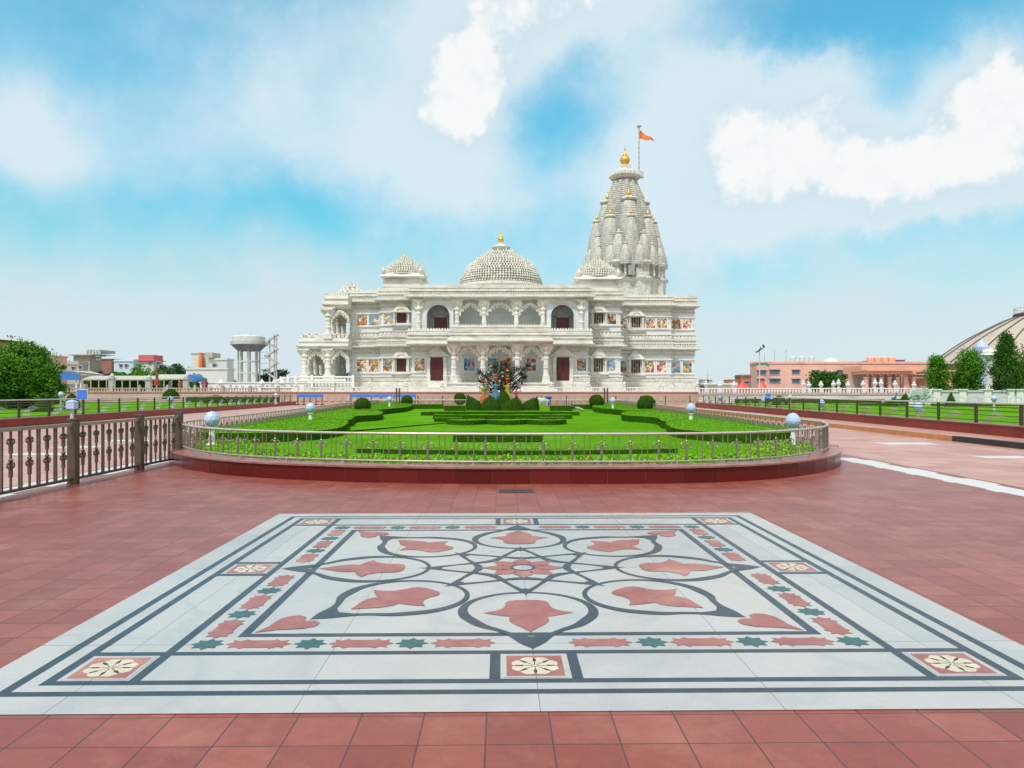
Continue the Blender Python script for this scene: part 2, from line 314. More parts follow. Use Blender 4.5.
def offset(path,d):             # closed CCW polyline, positive = inwards
    k=len(path); o=[]
    for i in range(k):
        a=path[i-1]; b=path[(i+1)%k]; dx,dy=b[0]-a[0],b[1]-a[1]; l=math.hypot(dx,dy) or 1
        o.append((path[i][0]-dy/l*d,path[i][1]+dx/l*d))
    return o
def resample(path,step,closed=True,start=0.0):
    P=list(path)+([path[0]] if closed else []); out=[]; acc=0
    tot=sum(math.hypot(b[0]-a[0],b[1]-a[1]) for a,b in zip(P[:-1],P[1:]))
    if closed: step=(tot-1e-6)/round(tot/step); start=start%step
    pos=start
    for a,b in zip(P[:-1],P[1:]):
        l=math.hypot(b[0]-a[0],b[1]-a[1])
        while pos<=acc+l and l>0:
            t=(pos-acc)/l; out.append((a[0]+(b[0]-a[0])*t,a[1]+(b[1]-a[1])*t,math.atan2(b[1]-a[1],b[0]-a[0]))); pos+=step
        acc+=l
    return out

# ================================================================ GROUND
g=MB(); g.sheet([(-3500,-200),(3500,-200),(3500,4500),(-3500,4500)],-.02); structure(g.build('ground','earth'))
RZ=R(.85)
pl=MB(); pl.sheet([(-70,-14),(70,-14),(70,92),(-70,92)],0)
pv=structure(pl.build('plaza_pavement','paving')); pv.location=(.0965,6.867,0); pv.rotation_euler=(0,0,RZ)
M['side_paving']=tile_mat('sheen_pink_side_paving',.615,[(.40,.19,.155),(.46,.24,.195),(.52,.29,.24),(.43,.21,.175)],(.20,.09,.08),.42,mw=.01,big=(.9,1.1),bigscale=.3,stain=((.48,.34,.31),.5,.5,.8,.6),rr=.12)  # lighter tone mostly paints in the grazing sheen of the side plazas
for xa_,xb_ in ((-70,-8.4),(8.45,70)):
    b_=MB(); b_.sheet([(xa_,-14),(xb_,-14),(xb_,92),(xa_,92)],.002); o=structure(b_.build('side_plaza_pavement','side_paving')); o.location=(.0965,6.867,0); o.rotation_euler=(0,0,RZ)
# white marble stripes and odd lighter slabs let into the paving
T=.3075
ws=MB()
for sx in (-1,1):
    for i in range(-30,56):
        y=i*T
        w0=.62 if (i//3)%2 else .5
        xa=sx*8.02-.3; 
        ws.box(xa-(.06 if i%4==0 else 0),xa+w0,y-6,y-6+T-.012,-.01,.004)
for (px,py,w,d) in [(896,445,1.55,.9),(1000,459,1.2,.6),(12,455,1.5,.6),(60,447,1.2,.6),(112,441,1.5,.6)]:
    x,y=gp(px,py); x-=.0965; y-=6.867; x=round(x/T)*T; y=round(y/T)*T
    ws.box(x,x+w,y,y+d,-.011,.0043)
M['stripe']=mat('white_stripe_stone',(.50,.51,.50),(.60,.61,.60),4,.5)
o=ws.build('marble_stripe','stripe'); o['kind']='structure'; o.location=(.0965,6.867,0); o.rotation_euler=(0,0,RZ)
# raised walkway by the right-hand garden with ochre kerb
kb=MB(); kb.box(14.2,15.9,20,74,0,.17)
structure(kb.build('walkway','side_paving'))
kb=MB(); kb.box(13.99,14.197,24.2,74,0.0,.174,0); kb.box(13.99,14.197,19.9,24.2,0,.173,1); kb.box(14.2,15.9,19.8,19.997,0,.173,1)
o=structure(kb.build('walkway_kerb',['ochre','black']))

# ================================================================ MARBLE INLAY
ms=MB(); h=3.075
ms.sheet([(-h,-h),(h,-h),(h,h),(-h,h)],.004,0)
zc=[.0052]
def zz(): zc[0]+=.00002; return zc[0]
def frame(o,i,m=1):             # square ring, o/i = half sizes
    z=zz()
    for k in range(4):
        c,s_=[(1,0),(0,1),(-1,0),(0,-1)][k]
        q=[(-o,-o),(o,-o),(i,-i),(-i,-i)]
        ms.sheet([(x*c-y*s_,x*s_+y*c) for x,y in q],z,m)
def rot(poly,a,cx=0,cy=0):
    c,s_=math.cos(a),math.sin(a); return [(x*c-y*s_+cx,x*s_+y*c+cy) for x,y in poly]
frame(h-.22,h-.28); frame(h-.37,h-.43); frame(1.905,1.84)
L3o,L3i=h-.83,h-.89; b2=h-.43
for k in range(4):              # line 3 runs through to band 2
    z=zz(); a=k*PI/2
    ms.sheet(rot([(-b2,-L3o),(b2,-L3o),(b2,-L3i),(-b2,-L3i)],a),z,1)
sqc=(b2+L3o)/2; sh=.165
def flower(cx,cy,a0):
    ms.sheet(rot([(-sh-.018,-sh-.018),(sh+.018,-sh-.018),(sh+.018,sh+.018),(-sh-.018,sh+.018)],0,cx,cy),zz(),0)
    ms.sheet(rot([(-sh,-sh),(sh,-sh),(sh,sh),(-sh,sh)],0,cx,cy),zz(),2)
    z=zz()
    for j in range(8):
        pet=[(.006,.0),(.05,-.032),(.10,-.05),(.13,-.035),(.145,0),(.13,.035),(.10,.05),(.05,.032)]
        ms.sheet(rot(pet,j*PI/4+a0,cx,cy),z,4)
    z=zz(); ms.sheet([(cx+.07*math.cos(t*PI/8),cy+.07*math.sin(t*PI/8)) for t in range(16)],z,4); z=zz()
    for j in range(8): ms.sheet(rot([(.01,-.003),(.12,-.004),(.12,.004),(.01,.003)],j*PI/4+a0+PI/8,cx,cy),z,1)
for k in range(4):
    a=k*PI/2
    c=rot([(-sqc,-sqc),(0,-sqc)],a)
    flower(*c[0],a+PI/8); flower(*c[1],a+PI/8)
    z=zz()
    for s_ in (-1,1):
        ms.sheet(rot([(s_*.20,-b2),(s_*.262,-b2),(s_*.262,-L3o),(s_*.20,-L3o)],a),z,1)
# border of green stars and red lozenges
sc_=(L3i+1.905)/2
def star(cx,cy,r,m,n=8):
    ms.sheet([(cx+(r if i%2==0 else r*.68)*math.cos(PI*i/n),cy+(r if i%2==0 else r*.68)*math.sin(PI*i/n)) for i in range(2*n)],zz(),m)
def loz(cx,cy,a,L=.205,Wd=.075):
    p=[(-L,0),(-L+.04,-.03),(-L+.03,-Wd),(-L+.075,-Wd+.02),(-L+.11,-Wd-.014),(-L+.135,-Wd+.006)]
    q=p+[(-x,y) for x,y in p[::-1] if True]
    full=q+[(x,-y) for x,y in q[::-1]]
    out=[]
    for pt in full:
        if not out or (abs(pt[0]-out[-1][0])+abs(pt[1]-out[-1][1]))>1e-6: out.append(pt)
    if abs(out[0][0]-out[-1][0])+abs(out[0][1]-out[-1][1])<1e-6: out.pop()
    ms.sheet(rot(out,a,cx,cy),zz(),2)
for k in range(4):
    a=k*PI/2
    for xs in (-sc_,-1.4,-.76,.76,1.4):
        c=rot([(xs,-sc_)],a)[0]; star(*c,.105,3)
    for xs in (-1.725,-1.08,-.435,.435,1.08,1.725):
        c=rot([(xs,-sc_)],a)[0]; loz(*c,a)
# eight ogee petals
def smooth(P,n=8): return catmull(P,n)
for k in range(8):
    a=k*PI/4-PI/2
    half=[]; c0,r0=1.32,.475
    ang=[PI-i*(PI*.62)/14 for i in range(15)]
    circ=[(c0+r0*math.cos(t),r0*math.sin(t)) for t in ang]
    tail=[(1.68,.335),(1.80,.205),(1.93,.10),(2.05,.035),(2.15,0)]
    up=circ[:-1]+smooth([circ[-1]]+tail,5)
    n_=len(up); w=[]
    for i,(x,y) in enumerate(up):
        t=i/(n_-1); w.append(.034+.052*math.exp(-((t-.40)/.17)**2)+.050*math.exp(-((t-.82)/.12)**2)-(.03*max(0,(t-.9)/.1)))
    z=zz()
    ms.ribbon(rot(up,a),w,z,1); ms.ribbon(rot([(x,-y) for x,y in up],a),w,zz(),1)
    # solid wedge at the tip
    ms.sheet(rot([(1.86,.14),(1.93,0),(1.86,-.14),(2.0,-.065),(2.17,0),(2.0,.065)],a),zz(),1)
    # red tulip
    hp=[(1.06,0),(1.065,.08),(1.09,.135),(1.14,.165),(1.22,.165),(1.29,.185),(1.35,.24),(1.395,.325),(1.44,.25),(1.475,.175),(1.49,.125),(1.54,.14),(1.60,.135),(1.66,.11),(1.74,.055),(1.83,0)]
    tul=hp+[(x,-y) for x,y in hp[-2:0:-1]]
    ms.sheet(rot(tul,a),zz(),2)
    # curved inner squares
    r1=.84; p0=(r1*math.cos(a),r1*math.sin(a)); p1=(r1*math.cos(a+PI/2),r1*math.sin(a+PI/2)); pts=[];ww=[]
    for i in range(21):
        t=i/20; x=p0[0]*(1-t)+p1[0]*t; y=p0[1]*(1-t)+p1[1]*t; l=math.hypot(x,y); bul=-.20*math.sin(PI*t)
        pts.append((x+x/l*bul,y+y/l*bul)); ww.append(.030+.045*math.sin(PI*t)**4+.03*max(0,1-min(t,1-t)/.15))
    ms.ribbon(pts,ww,zz(),1)
    ms.sheet(rot([(.72,0),(.76,.05),(.80,.03),(.93,0),(.80,-.03),(.76,-.05)],a),zz(),1)
z=zz()
for j in range(8):
    pet=[(.10,.0),(.11,-.04),(.18,-.085),(.25,-.082),(.31,-.04),(.385,0),(.31,.04),(.25,.082),(.18,.085),(.11,.04)]
    ms.sheet(rot(pet,j*PI/4),z,2)
ms.sheet([(.115*math.cos(t*PI/16),.135*math.sin(t*PI/16)) for t in range(32)],zz(),1)
ms.sheet([(.085*math.cos(t*PI/16),.085*math.sin(t*PI/16)) for t in range(32)],zz(),0)
for k in range(4):              # corner hearts
    hp=[(-.13,0),(-.185,.06),(-.18,.125),(-.12,.165),(-.04,.155),(.03,.11),(.10,.055),(.16,.03),(.24,0)]
    ht=hp+[(x,-y) for x,y in hp[-2:0:-1]]
    c=rot([(1.655,1.655)],k*PI/2)[0]
    ms.sheet(rot(ht,k*PI/2+PI/4,*c),zz(),2)
o=ms.build('marble_inlay_floor',['marble','slate','redinlay','greeninlay','cream']); o['kind']='structure'
o.location=(.0965,6.867,0); o.rotation_euler=(0,0,RZ)
# drain cover
dt=thing('drain_cover','small rectangular metal drain cover set in the red paving before the planter','drain cover',(*gp(516,491.5),0))
x,y,_=OFF[dt.name]
f=MB(); 
for a,b,c,d in ((-.28,.28,-.17,-.14),(-.28,.28,.14,.17),(-.28,-.25,-.14,.14),(.25,.28,-.14,.14)): f.box(x+a,x+b,y+c,y+d,-.01,.012)
f.build('frame','fencedark',dt)
f=MB(); f.box(x-.25,x+.25,y-.14,y+.14,-.012,.004)
for i in range(9): f.box(x-.24+i*.054,x-.24+i*.054+.02,y-.13,y+.13,.0041,.008)
f.build('grate','slate',dt)

# ================================================================ CENTRAL GARDEN
OUT=[(-1,13.1),(.5,13.08),(2.4,13.12),(3.9,13.42),(5.1,14.05),(6.3,15.2),(7.12,16.5),(7.66,18),(7.9,19.8),(8.1,32),(8.35,42),(8.8,63),(8.0,64.5),
     (-10.2,64.5),(-11.4,63),(-10.7,48),(-9.3,32),(-8.42,19.8),(-8.13,18.2),(-7.5,16.75),(-6.3,15.2),(-4.8,14.1),(-2.9,13.4)]
OUTP=catmull(OUT,8,True)
pw=thing('planter_wall','low polished red granite wall with pink coping round the central garden','wall',(-.2,13.1,0))
wl=MB(); pan=resample(OUTP,.66)
k=len(pan)
for i in range(k):
    a,b=pan[i],pan[(i+1)%k]
    # subdivide along the true path by straight chord (panels are flat stones)
    dx,dy=b[0]-a[0],b[1]-a[1]; l=math.hypot(dx,dy)
    if l<.05: continue
    nx,ny=-dy/l,dx/l; e=.004; ux,uy=dx/l*e,dy/l*e
    wl.add([(a[0]+ux,a[1]+uy,0),(b[0]-ux,b[1]-uy,0),(b[0]-ux,b[1]-uy,.262),(a[0]+ux,a[1]+uy,.262)],[(0,1,2,3)],random.choice((0,0,1,2)))
    q=.006; wl.add([(a[0]+nx*q,a[1]+ny*q,0),(b[0]+nx*q,b[1]+ny*q,0),(b[0]+nx*q,b[1]+ny*q,.262),(a[0]+nx*q,a[1]+ny*q,.262)],[(0,1,2,3)],3)
wl.build('stone_facing',['granite','granite2','granite3','joint'],pw)
cp=MB(); o1=offset(OUTP,-.025); i1=offset(OUTP,.50); n_=len(OUTP)
vs=[(x,y,.262) for x,y in o1]+[(x,y,.292) for x,y in o1]+[(x,y,.292) for x,y in i1]+[(x,y,.05) for x,y in i1]
fs=[]
for i in range(n_):
    j=(i+1)%n_
    for r_ in range(3): fs.append((r_*n_+i,r_*n_+j,(r_+1)*n_+j,(r_+1)*n_+i))
    
cp.add(vs,fs); i0=offset(OUTP,.05)
cp.add([(x,y,.262) for x,y in o1]+[(x,y,.262) for x,y in i0],[(i,n_+i,n_+(i+1)%n_,(i+1)%n_) for i in range(n_)])
cp.build('coping','coping',pw)
ZL=.25
def fill_sheet(path,z,nm,mt,amp=0.0):
    mb=MB(); mb.sheet(path,z); return structure(mb.build(nm,mt))
fill_sheet(offset(OUTP,.49),ZL,'lawn','lawn')
# mown grass blades near the front of the lawn
def inside(P,poly):
    x,y=P[:,0],P[:,1]; c=np.zeros(len(P),bool); n=len(poly)
    for i in range(n):
        x0,y0=poly[i]; x1,y1=poly[(i+1)%n]
        if y0==y1: continue
        cond=((y0>y)!=(y1>y))&(x<(x1-x0)*(y-y0)/(y1-y0)+x0); c^=cond
    return c
def scatter(poly,n,z0,z1=None):
    P=np.array(poly); lo,hi=P.min(0),P.max(0); Q=lo+(hi-lo)*rng.random((n,2)); Q=Q[inside(Q,poly)]
    zz_=np.full(len(Q),z0) if z1 is None else z0+(z1-z0)*rng.random(len(Q)); return np.column_stack([Q,zz_])
gb=MB(); reg=offset(OUTP,.7)
Q=scatter([(-8.5,13),(8.2,13),(8.2,34),(-9.2,34)],60000,ZL+.012); Q=Q[inside(Q,reg)]
gb.leaves(Q,.028,0,up=0,aspect=.2)
tag(gb.build('grass','lawn'),'short mown bright green grass of the central garden lawn','grass',kind='stuff')
# lime ground cover behind the front railing
inner=offset(OUTP,.66); gin=offset(OUTP,1.75)
def band(pathA,pathB,cond):
    return [i for i in range(len(pathA)) if cond(pathA[i])]
gc=MB(); pts=[]
dense=resample(OUTP,.03)
for (x,y,a) in dense:
    if y<20.5:
        nx,ny=-math.sin(a),math.cos(a)
        for _ in range(14):
            d=.54+random.random()*1.2; e=.04*random.random()
            pts.append((x+nx*d,y+ny*d,ZL+.01+random.random()**.7*(.085+.03*math.sin(x*9+y*5))))
gc.leaves(np.array(pts),.062,0,up=.2,aspect=.55)
tag(gc.build('ground_cover',['lime_leaf']),'bright lime green leafy ground cover along the front railing','ground cover',kind='stuff')

def hedge_obj(poly,z0,z1,label,group,leafn=70,leafs=.05,name='hedge',mat_=('hedge','hedge_leaf'),cat='hedge'):
    leafs=leafs*.42; leafn=leafn*2.8
    poly=[tuple(p) for p in poly]
    n=len(poly); area=sum(poly[i][0]*poly[(i+1)%n][1]-poly[(i+1)%n][0]*poly[i][1] for i in range(n))/2
    if area<0: poly=poly[::-1]; area=-area
    mb=MB(); mb.prism(poly,z0,z1,0,1)  # dark side and bright top materials paint in the hedge shading
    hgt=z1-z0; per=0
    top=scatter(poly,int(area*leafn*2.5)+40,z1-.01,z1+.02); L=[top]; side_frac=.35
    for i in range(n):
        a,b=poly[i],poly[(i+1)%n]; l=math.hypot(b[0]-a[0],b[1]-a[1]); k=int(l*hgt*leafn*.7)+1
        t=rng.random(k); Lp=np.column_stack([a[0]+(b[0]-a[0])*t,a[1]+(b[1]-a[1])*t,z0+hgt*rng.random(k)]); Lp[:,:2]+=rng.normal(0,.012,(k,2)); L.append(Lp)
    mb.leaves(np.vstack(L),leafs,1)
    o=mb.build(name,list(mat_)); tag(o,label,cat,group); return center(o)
def lp(px,py,z=None): return gp(px,py,ZL+.0 if z is None else z)
def pix(L): return catmull([lp(*p) for p in L],4,True)
HG='clipped hedges on the central lawn'
# front long hedge, curved
def bandpoly(x0,x1,yf,dep,n=14,sag=.0):
    f=[(x0+(x1-x0)*i/n,yf+sag*(2*i/n-1)**2) for i in range(n+1)]
    return f+[(x,y+dep) for x,y in f[::-1]]
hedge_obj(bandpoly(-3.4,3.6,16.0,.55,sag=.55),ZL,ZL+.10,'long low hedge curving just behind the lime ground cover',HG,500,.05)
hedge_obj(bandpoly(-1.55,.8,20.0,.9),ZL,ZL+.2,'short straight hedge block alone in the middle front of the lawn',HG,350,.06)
# left and right scalloped masses
for s_,tx in ((-1,'left'),(1,'right')):
    if s_<0:
        A=[(196,441.5),(250,443),(310,440.5),(338,436.5),(347,431),(346,425.5),(330,421.5),(300,420.5),(275,423),(252,429),(215,436)]
        B=[(346,427),(356,422.5),(379,420.5),(382,417),(372,414.3),(345,413),(322,415.5),(305,420)]
        C=[(370,415.5),(392,413.6),(409,411),(412,407.5),(404,405.4),(386,405.3),(366,408),(350,412)]
    else:
        A=[(790,442),(745,443.5),(700,440.5),(676,437.5),(667,432),(668,426.5),(682,421.5),(705,419.5),(735,424),(760,430),(792,437)]
        B=[(668,429),(655,424),(626,421.5),(622,418.5),(634,415.5),(660,414),(684,416.5),(702,420)]
        C=[(642,416.8),(612,414.5),(595,412),(593,409),(602,406.5),(618,406.3),(640,409),(660,412.5)]
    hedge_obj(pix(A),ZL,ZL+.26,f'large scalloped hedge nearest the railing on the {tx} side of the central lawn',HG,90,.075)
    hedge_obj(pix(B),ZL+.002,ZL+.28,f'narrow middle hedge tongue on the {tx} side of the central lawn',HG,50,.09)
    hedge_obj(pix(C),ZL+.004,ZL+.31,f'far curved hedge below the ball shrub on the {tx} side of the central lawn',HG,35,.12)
def scroll(x0,x1,yb,dep,lobes,h_,label,am=.8):
    n=60; f=[]
    for i in range(n+1):
        t=i/n; f.append((x0+(x1-x0)*t, yb-am*abs(math.sin(t*PI*lobes))*(1 if lobes>1 else .4)+am))
    bk=[(x,yb+dep+.4*math.sin(x*3)) for x,_ in f[::-1]]
    return hedge_obj(f+bk,ZL,ZL+h_,label,HG,70,.09)
# front scroll hedge drawn as a ring outline: front strip, back strip
xa,_=lp(426,423.5); xb,_=lp(583,423.5)
scroll(-2.66*1.0,2.2,30.0,1.3,3,.19,'scalloped front hedge of the central scroll bed')
scroll(-3.8,2.9,36.3,1.0,1,.20,'second straight hedge row behind the scalloped front hedge',.3)
hedge_obj(bandpoly(-3.4,-2.2,33.2,.5),ZL,ZL+.18,'small hedge piece joining the scroll rows on the left',HG,70,.09)
hedge_obj(bandpoly(1.2,2.3,33.4,.5),ZL,ZL+.18,'small hedge piece joining the scroll rows on the right',HG,70,.09)
hedge_obj(bandpoly(-5.0,3.7,42.5,1.0,sag=-.8),ZL,ZL+.2,'wide hedge row directly in front of the lotus topiary',HG,40,.1)
hedge_obj(bandpoly(-4.6,-3.2,51.5,.8),ZL,ZL+.35,'short hedge stub left of the lotus topiary',HG,40,.1)
hedge_obj(bandpoly(2.6,4.1,51.5,.8),ZL,ZL+.35,'short hedge stub right of the lotus topiary',HG,40,.1)
hedge_obj(bandpoly(4.4,6.4,56,.9),ZL,ZL+.35,'short hedge behind the peacock statue',HG,40,.1)
hedge_obj(bandpoly(-8.2,-5.2,57,.9),ZL,ZL+.35,'short hedge on the far left of the lawn near the second ball shrub',HG,40,.1)

def ball(px,py_base,r,label,D=None,squash=1.0,thick=1.0,name='ball_shrub',grp='round clipped shrubs in the central garden'):
    x,y=lp(px,py_base); 
    t=thing(name,label,'shrub',(x,y,ZL),grp)
    s=MB(); prof=[(.02,ZL),(.05,ZL+.02),(.05,ZL+.2)]; s.lathe(x,y,prof,8); s.build('trunk','bark',t)
    b=MB(); n=22; pr=[]
    for i in range(n+1):
        a=-PI/2+PI*i/n; pr.append((max(r*math.cos(a),.0005),ZL+r*squash*1.0+r*squash*math.sin(a)))
    b.lathe(0,0,[(q*.93,z) for q,z in pr],24)
    P=rng.normal(size=(1500,3)); P/=np.linalg.norm(P,axis=1)[:,None]; P*=(r*(.9+.12*rng.random((1500,1)))); P[:,2]=P[:,2]*squash+ZL+r*squash
    b.leaves(P,r*.13,1)
    b.v=[(vx+x,vy*thick+y,vz) for vx,vy,vz in b.v]
    b.build('foliage',['topiary','topiary_leaf'],t)
    return t
ball(362.5,414.2,.48,'dark ball shrub nearest on the left side of the central lawn')
ball(407,407.2,.50,'dark ball shrub farther back on the left, left of the painted statue tree')
ball(596.5,409.6,.55,'dark ball shrub farther back on the right, beyond the peacock statue')
ball(646.5,414.2,.55,'large dark ball shrub nearest on the right side of the central lawn')
ball(460,405.0,.60,'flat disc-shaped dark shrub left of the lotus topiary',thick=.35,name='disc_shrub')

# lotus topiary
lt=thing('lotus_topiary','dark clipped topiary in the form of lotus petals at the foot of the statue tree','topiary',(X(503,53),53,ZL))
def petal(px0,px1,ptx,pty,D,thick=.7):
    x0,x1,xt,zt=X(px0,D),X(px1,D),X(ptx,D),Z(pty,D); zb=ZL; n=12; b=MB()
    Lc=[];Rc=[]
    for i in range(n+1):
        t=i/n; e=math.sin(t*PI/2)
        bl=(1-t**2.2); Lc.append((xt+(x0-xt)*bl**.8 if t<1 else xt, zb+(zt-zb)*t)); Rc.append((xt+(x1-xt)*bl**.8 if t<1 else xt, zb+(zt-zb)*t))
    vs=[];fs=[];m=8
    for i in range(n+1):
        (xl,z),(xr,_)=Lc[i],Rc[i]
        cx=(xl+xr)/2; rx=max((xr-xl)/2,.003); ry=max(thick/2*(1-(i/n)**2)**.5,.003)
        for j in range(16):
            a=2*PI*j/16; vs.append((cx+rx*math.cos(a),D+ry*math.sin(a),z))
    for i in range(n):
        for j in range(16): fs.append((i*16+j,i*16+(j+1)%16,(i+1)*16+(j+1)%16,(i+1)*16+j))
    b.add(vs,fs); P=np.array(vs)[rng.integers(0,len(vs),900)]+rng.normal(0,.045,(900,3)); P[:,2]=np.maximum(P[:,2],ZL)
    b.leaves(P,.07,1); b.build('petal',['topiary','topiary_leaf'],lt)
petal(466,483,468,396,52.9); petal(480,502,490,396.5,52.3); petal(496,512,503.5,389.8,53.6); petal(500,523,516.5,397.6,52.2); petal(520,539,536.8,397.4,52.8)

# globe lamps of the central garden
def globe_lamp(x,y,z0,zc,r,label,group,ped='white_paint',box=False):
    t=thing('garden_lamp',label,'lamp',(x,y,z0),group)
    p=MB(); w=r*.62
    p.lathe(x,y,[(w*1.25,z0),(w*1.25,z0+.04),(w*.7,z0+.07),(w*.55,zc-r*1.35),(w*.9,zc-r*1.15),(w*.9,zc-r*.9)],12)
    p.build('pedestal',ped,t)
    b=MB(); me=bpy.data.meshes.new('tmp'); import bmesh
    bm=bmesh.new(); bmesh.ops.create_icosphere(bm,subdivisions=2,radius=r)
    for v in bm.verts:
        if v.co.z>r*.8: v.co.z*=1.1
    vs=[(v.co.x+x,v.co.y+y,v.co.z+zc) for v in bm.verts]; fs=[tuple(v.index for v in f.verts) for f in bm.faces]; bm.free(); bpy.data.meshes.remove(me)
    if box: b.box(x-r,x+r,y-r,y+r,zc-r*.9,zc+r*.8); b.lathe(x,y,[(r*1.5,zc+r*.81),(r*.9,zc+r*1.1),(0,zc+r*1.3)],4,rot=PI/4); b.build('lantern','globe',t); return t
    b.add(vs,fs); b.build('globe','globe',t)
    c=MB(); c.tube([(x+r*1.01*math.cos(a),y+r*1.01*math.sin(a),zc-r*.25) for a in [2*PI*i/16 for i in range(16)]],.006,4,0,True); c.build('band','steel',t)
LG='pale globe lamps around the central garden'
for px,D,py,r,lab in ((212,18.6,419.5,.19,'nearest pale globe lamp behind the railing at the left corner of the central garden'),(310.5,29,408,.19,'middle pale globe lamp along the left side of the central garden'),(389.5,50,399.3,.18,'farthest small globe lamp left of the second ball shrub'),
                      (793,18.0,421,.18,'nearest pale globe lamp behind the railing at the right corner of the central garden'),(691,29,408.3,.19,'middle pale globe lamp along the right side of the central garden'),(612.8,45,400.6,.18,'small globe lamp just right of the far right ball shrub')):
    globe_lamp(X(px,D),D,ZL,Z(py,D),r,lab,LG)
for px,D in ((398,63.3),(606,62.5)):
    t=thing('gate_post',('left' if px<500 else 'right')+' slim brown gate post at the back corner of the central garden','post',(X(px,D),D,0),'slim gate posts at the back of the garden')
    x=X(px,D)
    for s_ in (-.12,.12):
        b=MB(); b.box(x+s_-.06,x+s_+.06,D-.06,D+.06,.0,1.75); b.lathe(x+s_,D,[(.05,1.75),(.07,1.8),(.0,1.9)],8); b.build('post','steel_dark',t)

# ---------------- railing round the central garden
RP=offset(OUTP,.27); zr0,zr1=.36,.845
rl=thing('garden_railing','curved steel railing with fleur balusters on the red planter wall','railing',(-.2,13.5,.29))
for nm,z,r,mt in (('top_rail',zr1,.024,'steel_rail'),('bottom_rail',zr0,.02,'steel')):
    b=MB(); b.tube([(x,y,z) for x,y in RP],r,8,0,True); b.build(nm,mt,rl,True)
def curl(mb,z,s_,r=.008,w=.085,h_=.075):
    pts=[(0,0,z)]
    for i in range(15):
        t=i/14; a=PI*.5-t*PI*1.75; rr=w*.5*(1-.55*max(0,t-.45)/.55)
        pts.append((s_*(w*.52+rr*-math.cos(a+PI/2+0)*0+rr*math.sin(-a+PI/2)*-1*0+ -rr*math.cos(PI-(t*PI*1.7)) *-1*-1),0,z+h_*.15+rr*math.sin(t*PI*1.7)*1.0))
    mb.tube(pts,r,5)
def curl2(mb,z,s_,r=.008,w=.1):
    # arm: springs from the bar, arches outward and curls back in
    pts=[]
    for i in range(17):
        t=i/16; th=PI-t*PI*1.65; rr=w*.5*(1-.45*t); pts.append((s_*(w*.5+rr*math.cos(th)),0,z+rr*math.sin(th)))
    mb.tube(pts,r,5)
# shared baluster meshes (local origin at the rail line)
M['steel_mid']=mat('brown_grey_steel',(.17,.148,.12),(.27,.24,.20),8,.38,metal=.4)
bp=MB(); bp.tube([(0,0,zr0),(0,0,zr1)],.0095,6); me_bar=bp.build('baluster','steel_mid'); 
bf=MB(); bf.tube([(0,0,zr0),(0,0,zr1)],.009,6); bf.tube([(0,0,.40),(0,0,.44),(0,0,.66),(0,0,.69)],[.012,.024,.024,.012],8); bf.tube([(0,0,.415),(0,0,.43)],.032,8)
for s_ in (-1,1): curl2(bf,.625,s_,.0105,.13)
bf.lathe(0,0,[(.0,.66),(.02,.69),(.022,.71),(.0,.745)],8)
me_fl=bf.build('fleur_baluster','steel_mid')
fo=MB(); fo.tube([(0,0,.29),(0,0,.36)],.024,8); fo.lathe(0,0,[(.055,.292),(.055,.302),(.02,.305)],12); me_ft=fo.build('foot','steel')
def place(src,items,parent,limit=100):
    items=sorted(items,key=lambda q:math.hypot(q[0],q[1])); off=OFF[parent.name]
    for i,(x,y,a) in enumerate(items[:limit]):
        o=src.copy(); COL.objects.link(o); o.parent=parent; o.location=(x-off[0],y-off[1],-off[2]); o.rotation_euler=(0,0,a)
    rest=items[limit:]
    if rest:
        V=np.array([v.co[:] for v in src.data.vertices]); Fc=[tuple(p.vertices) for p in src.data.polygons]; mb=MB()
        for x,y,a in rest:
            c,s_=math.cos(a),math.sin(a); mb.add([(vx*c-vy*s_+x,vx*s_+vy*c+y,vz) for vx,vy,vz in V.tolist()],Fc)
        o=mb.build('distant_'+src.name.split('.')[0],[src.data.materials[0]],parent); o['kind']='stuff'
    COL.objects.unlink(src); bpy.data.objects.remove(src)
fl=resample(RP,.51); bars=[]
for (x,y,a) in fl:
    for d in (.205,.305): bars.append((x+math.cos(a)*d,y+math.sin(a)*d,a))
place(me_fl,fl,rl,100); place(me_bar,bars,rl,100); place(me_ft,resample(RP,1.2,start=.3),rl,100)

# ---------------- near left fence
nf=thing('metal_fence','brown metal fence with scroll balusters and square posts at left','fence',(-7.55,13.1,0))
FX=-7.55
for y0 in (8.35,10.72,13.1,15.42,17.25):
    b=MB(); wd=.07; b.box(FX-wd,FX+wd,y0-wd,y0+wd,0,1.1); b.box(FX-wd-.012,FX+wd+.012,y0-wd-.012,y0+wd+.012,1.1,1.125); b.build('post','steel_dark',nf)
segs=[(8.42,10.65),(10.79,13.03),(13.17,15.35),(15.49,17.18)]
bars=[];scr=[]
for a,b_ in segs:
    for nm,z,hh in (('top_rail',1.02,.028),('bottom_rail',.09,.02)):
        b=MB(); b.box(FX-.03,FX+.03,a,b_,z-hh,z+hh); b.build(nm,'steel_dark' if nm!='top_rail' else 'steel',nf)
    n=max(1,round((b_-a)/.41)); st=(b_-a)/n
    for i in range(n):
        y=a+st*(i+.5); scr.append((FX,y,PI/2))
        for d in (-.03,.03):
            if i<n-1: bars.append((FX,y+st/2+d,PI/2))
b=MB(); b.box(-.011,.011,-.011,.011,.1,1.0); sb=b.build('baluster','steel_dark')
b=MB(); b.box(-.013,.013,-.013,.013,.1,1.0); b.box(-.022,.022,-.022,.022,.3,.5); b.box(-.022,.022,-.022,.022,.66,.86); b.lathe(0,0,[(.015,.52),(.035,.54),(.035,.56),(.015,.58)],8)
for s_ in (-1,1):
    curl2(b,.47,s_,.012,.10); curl2(b,.83,s_,.012,.10)
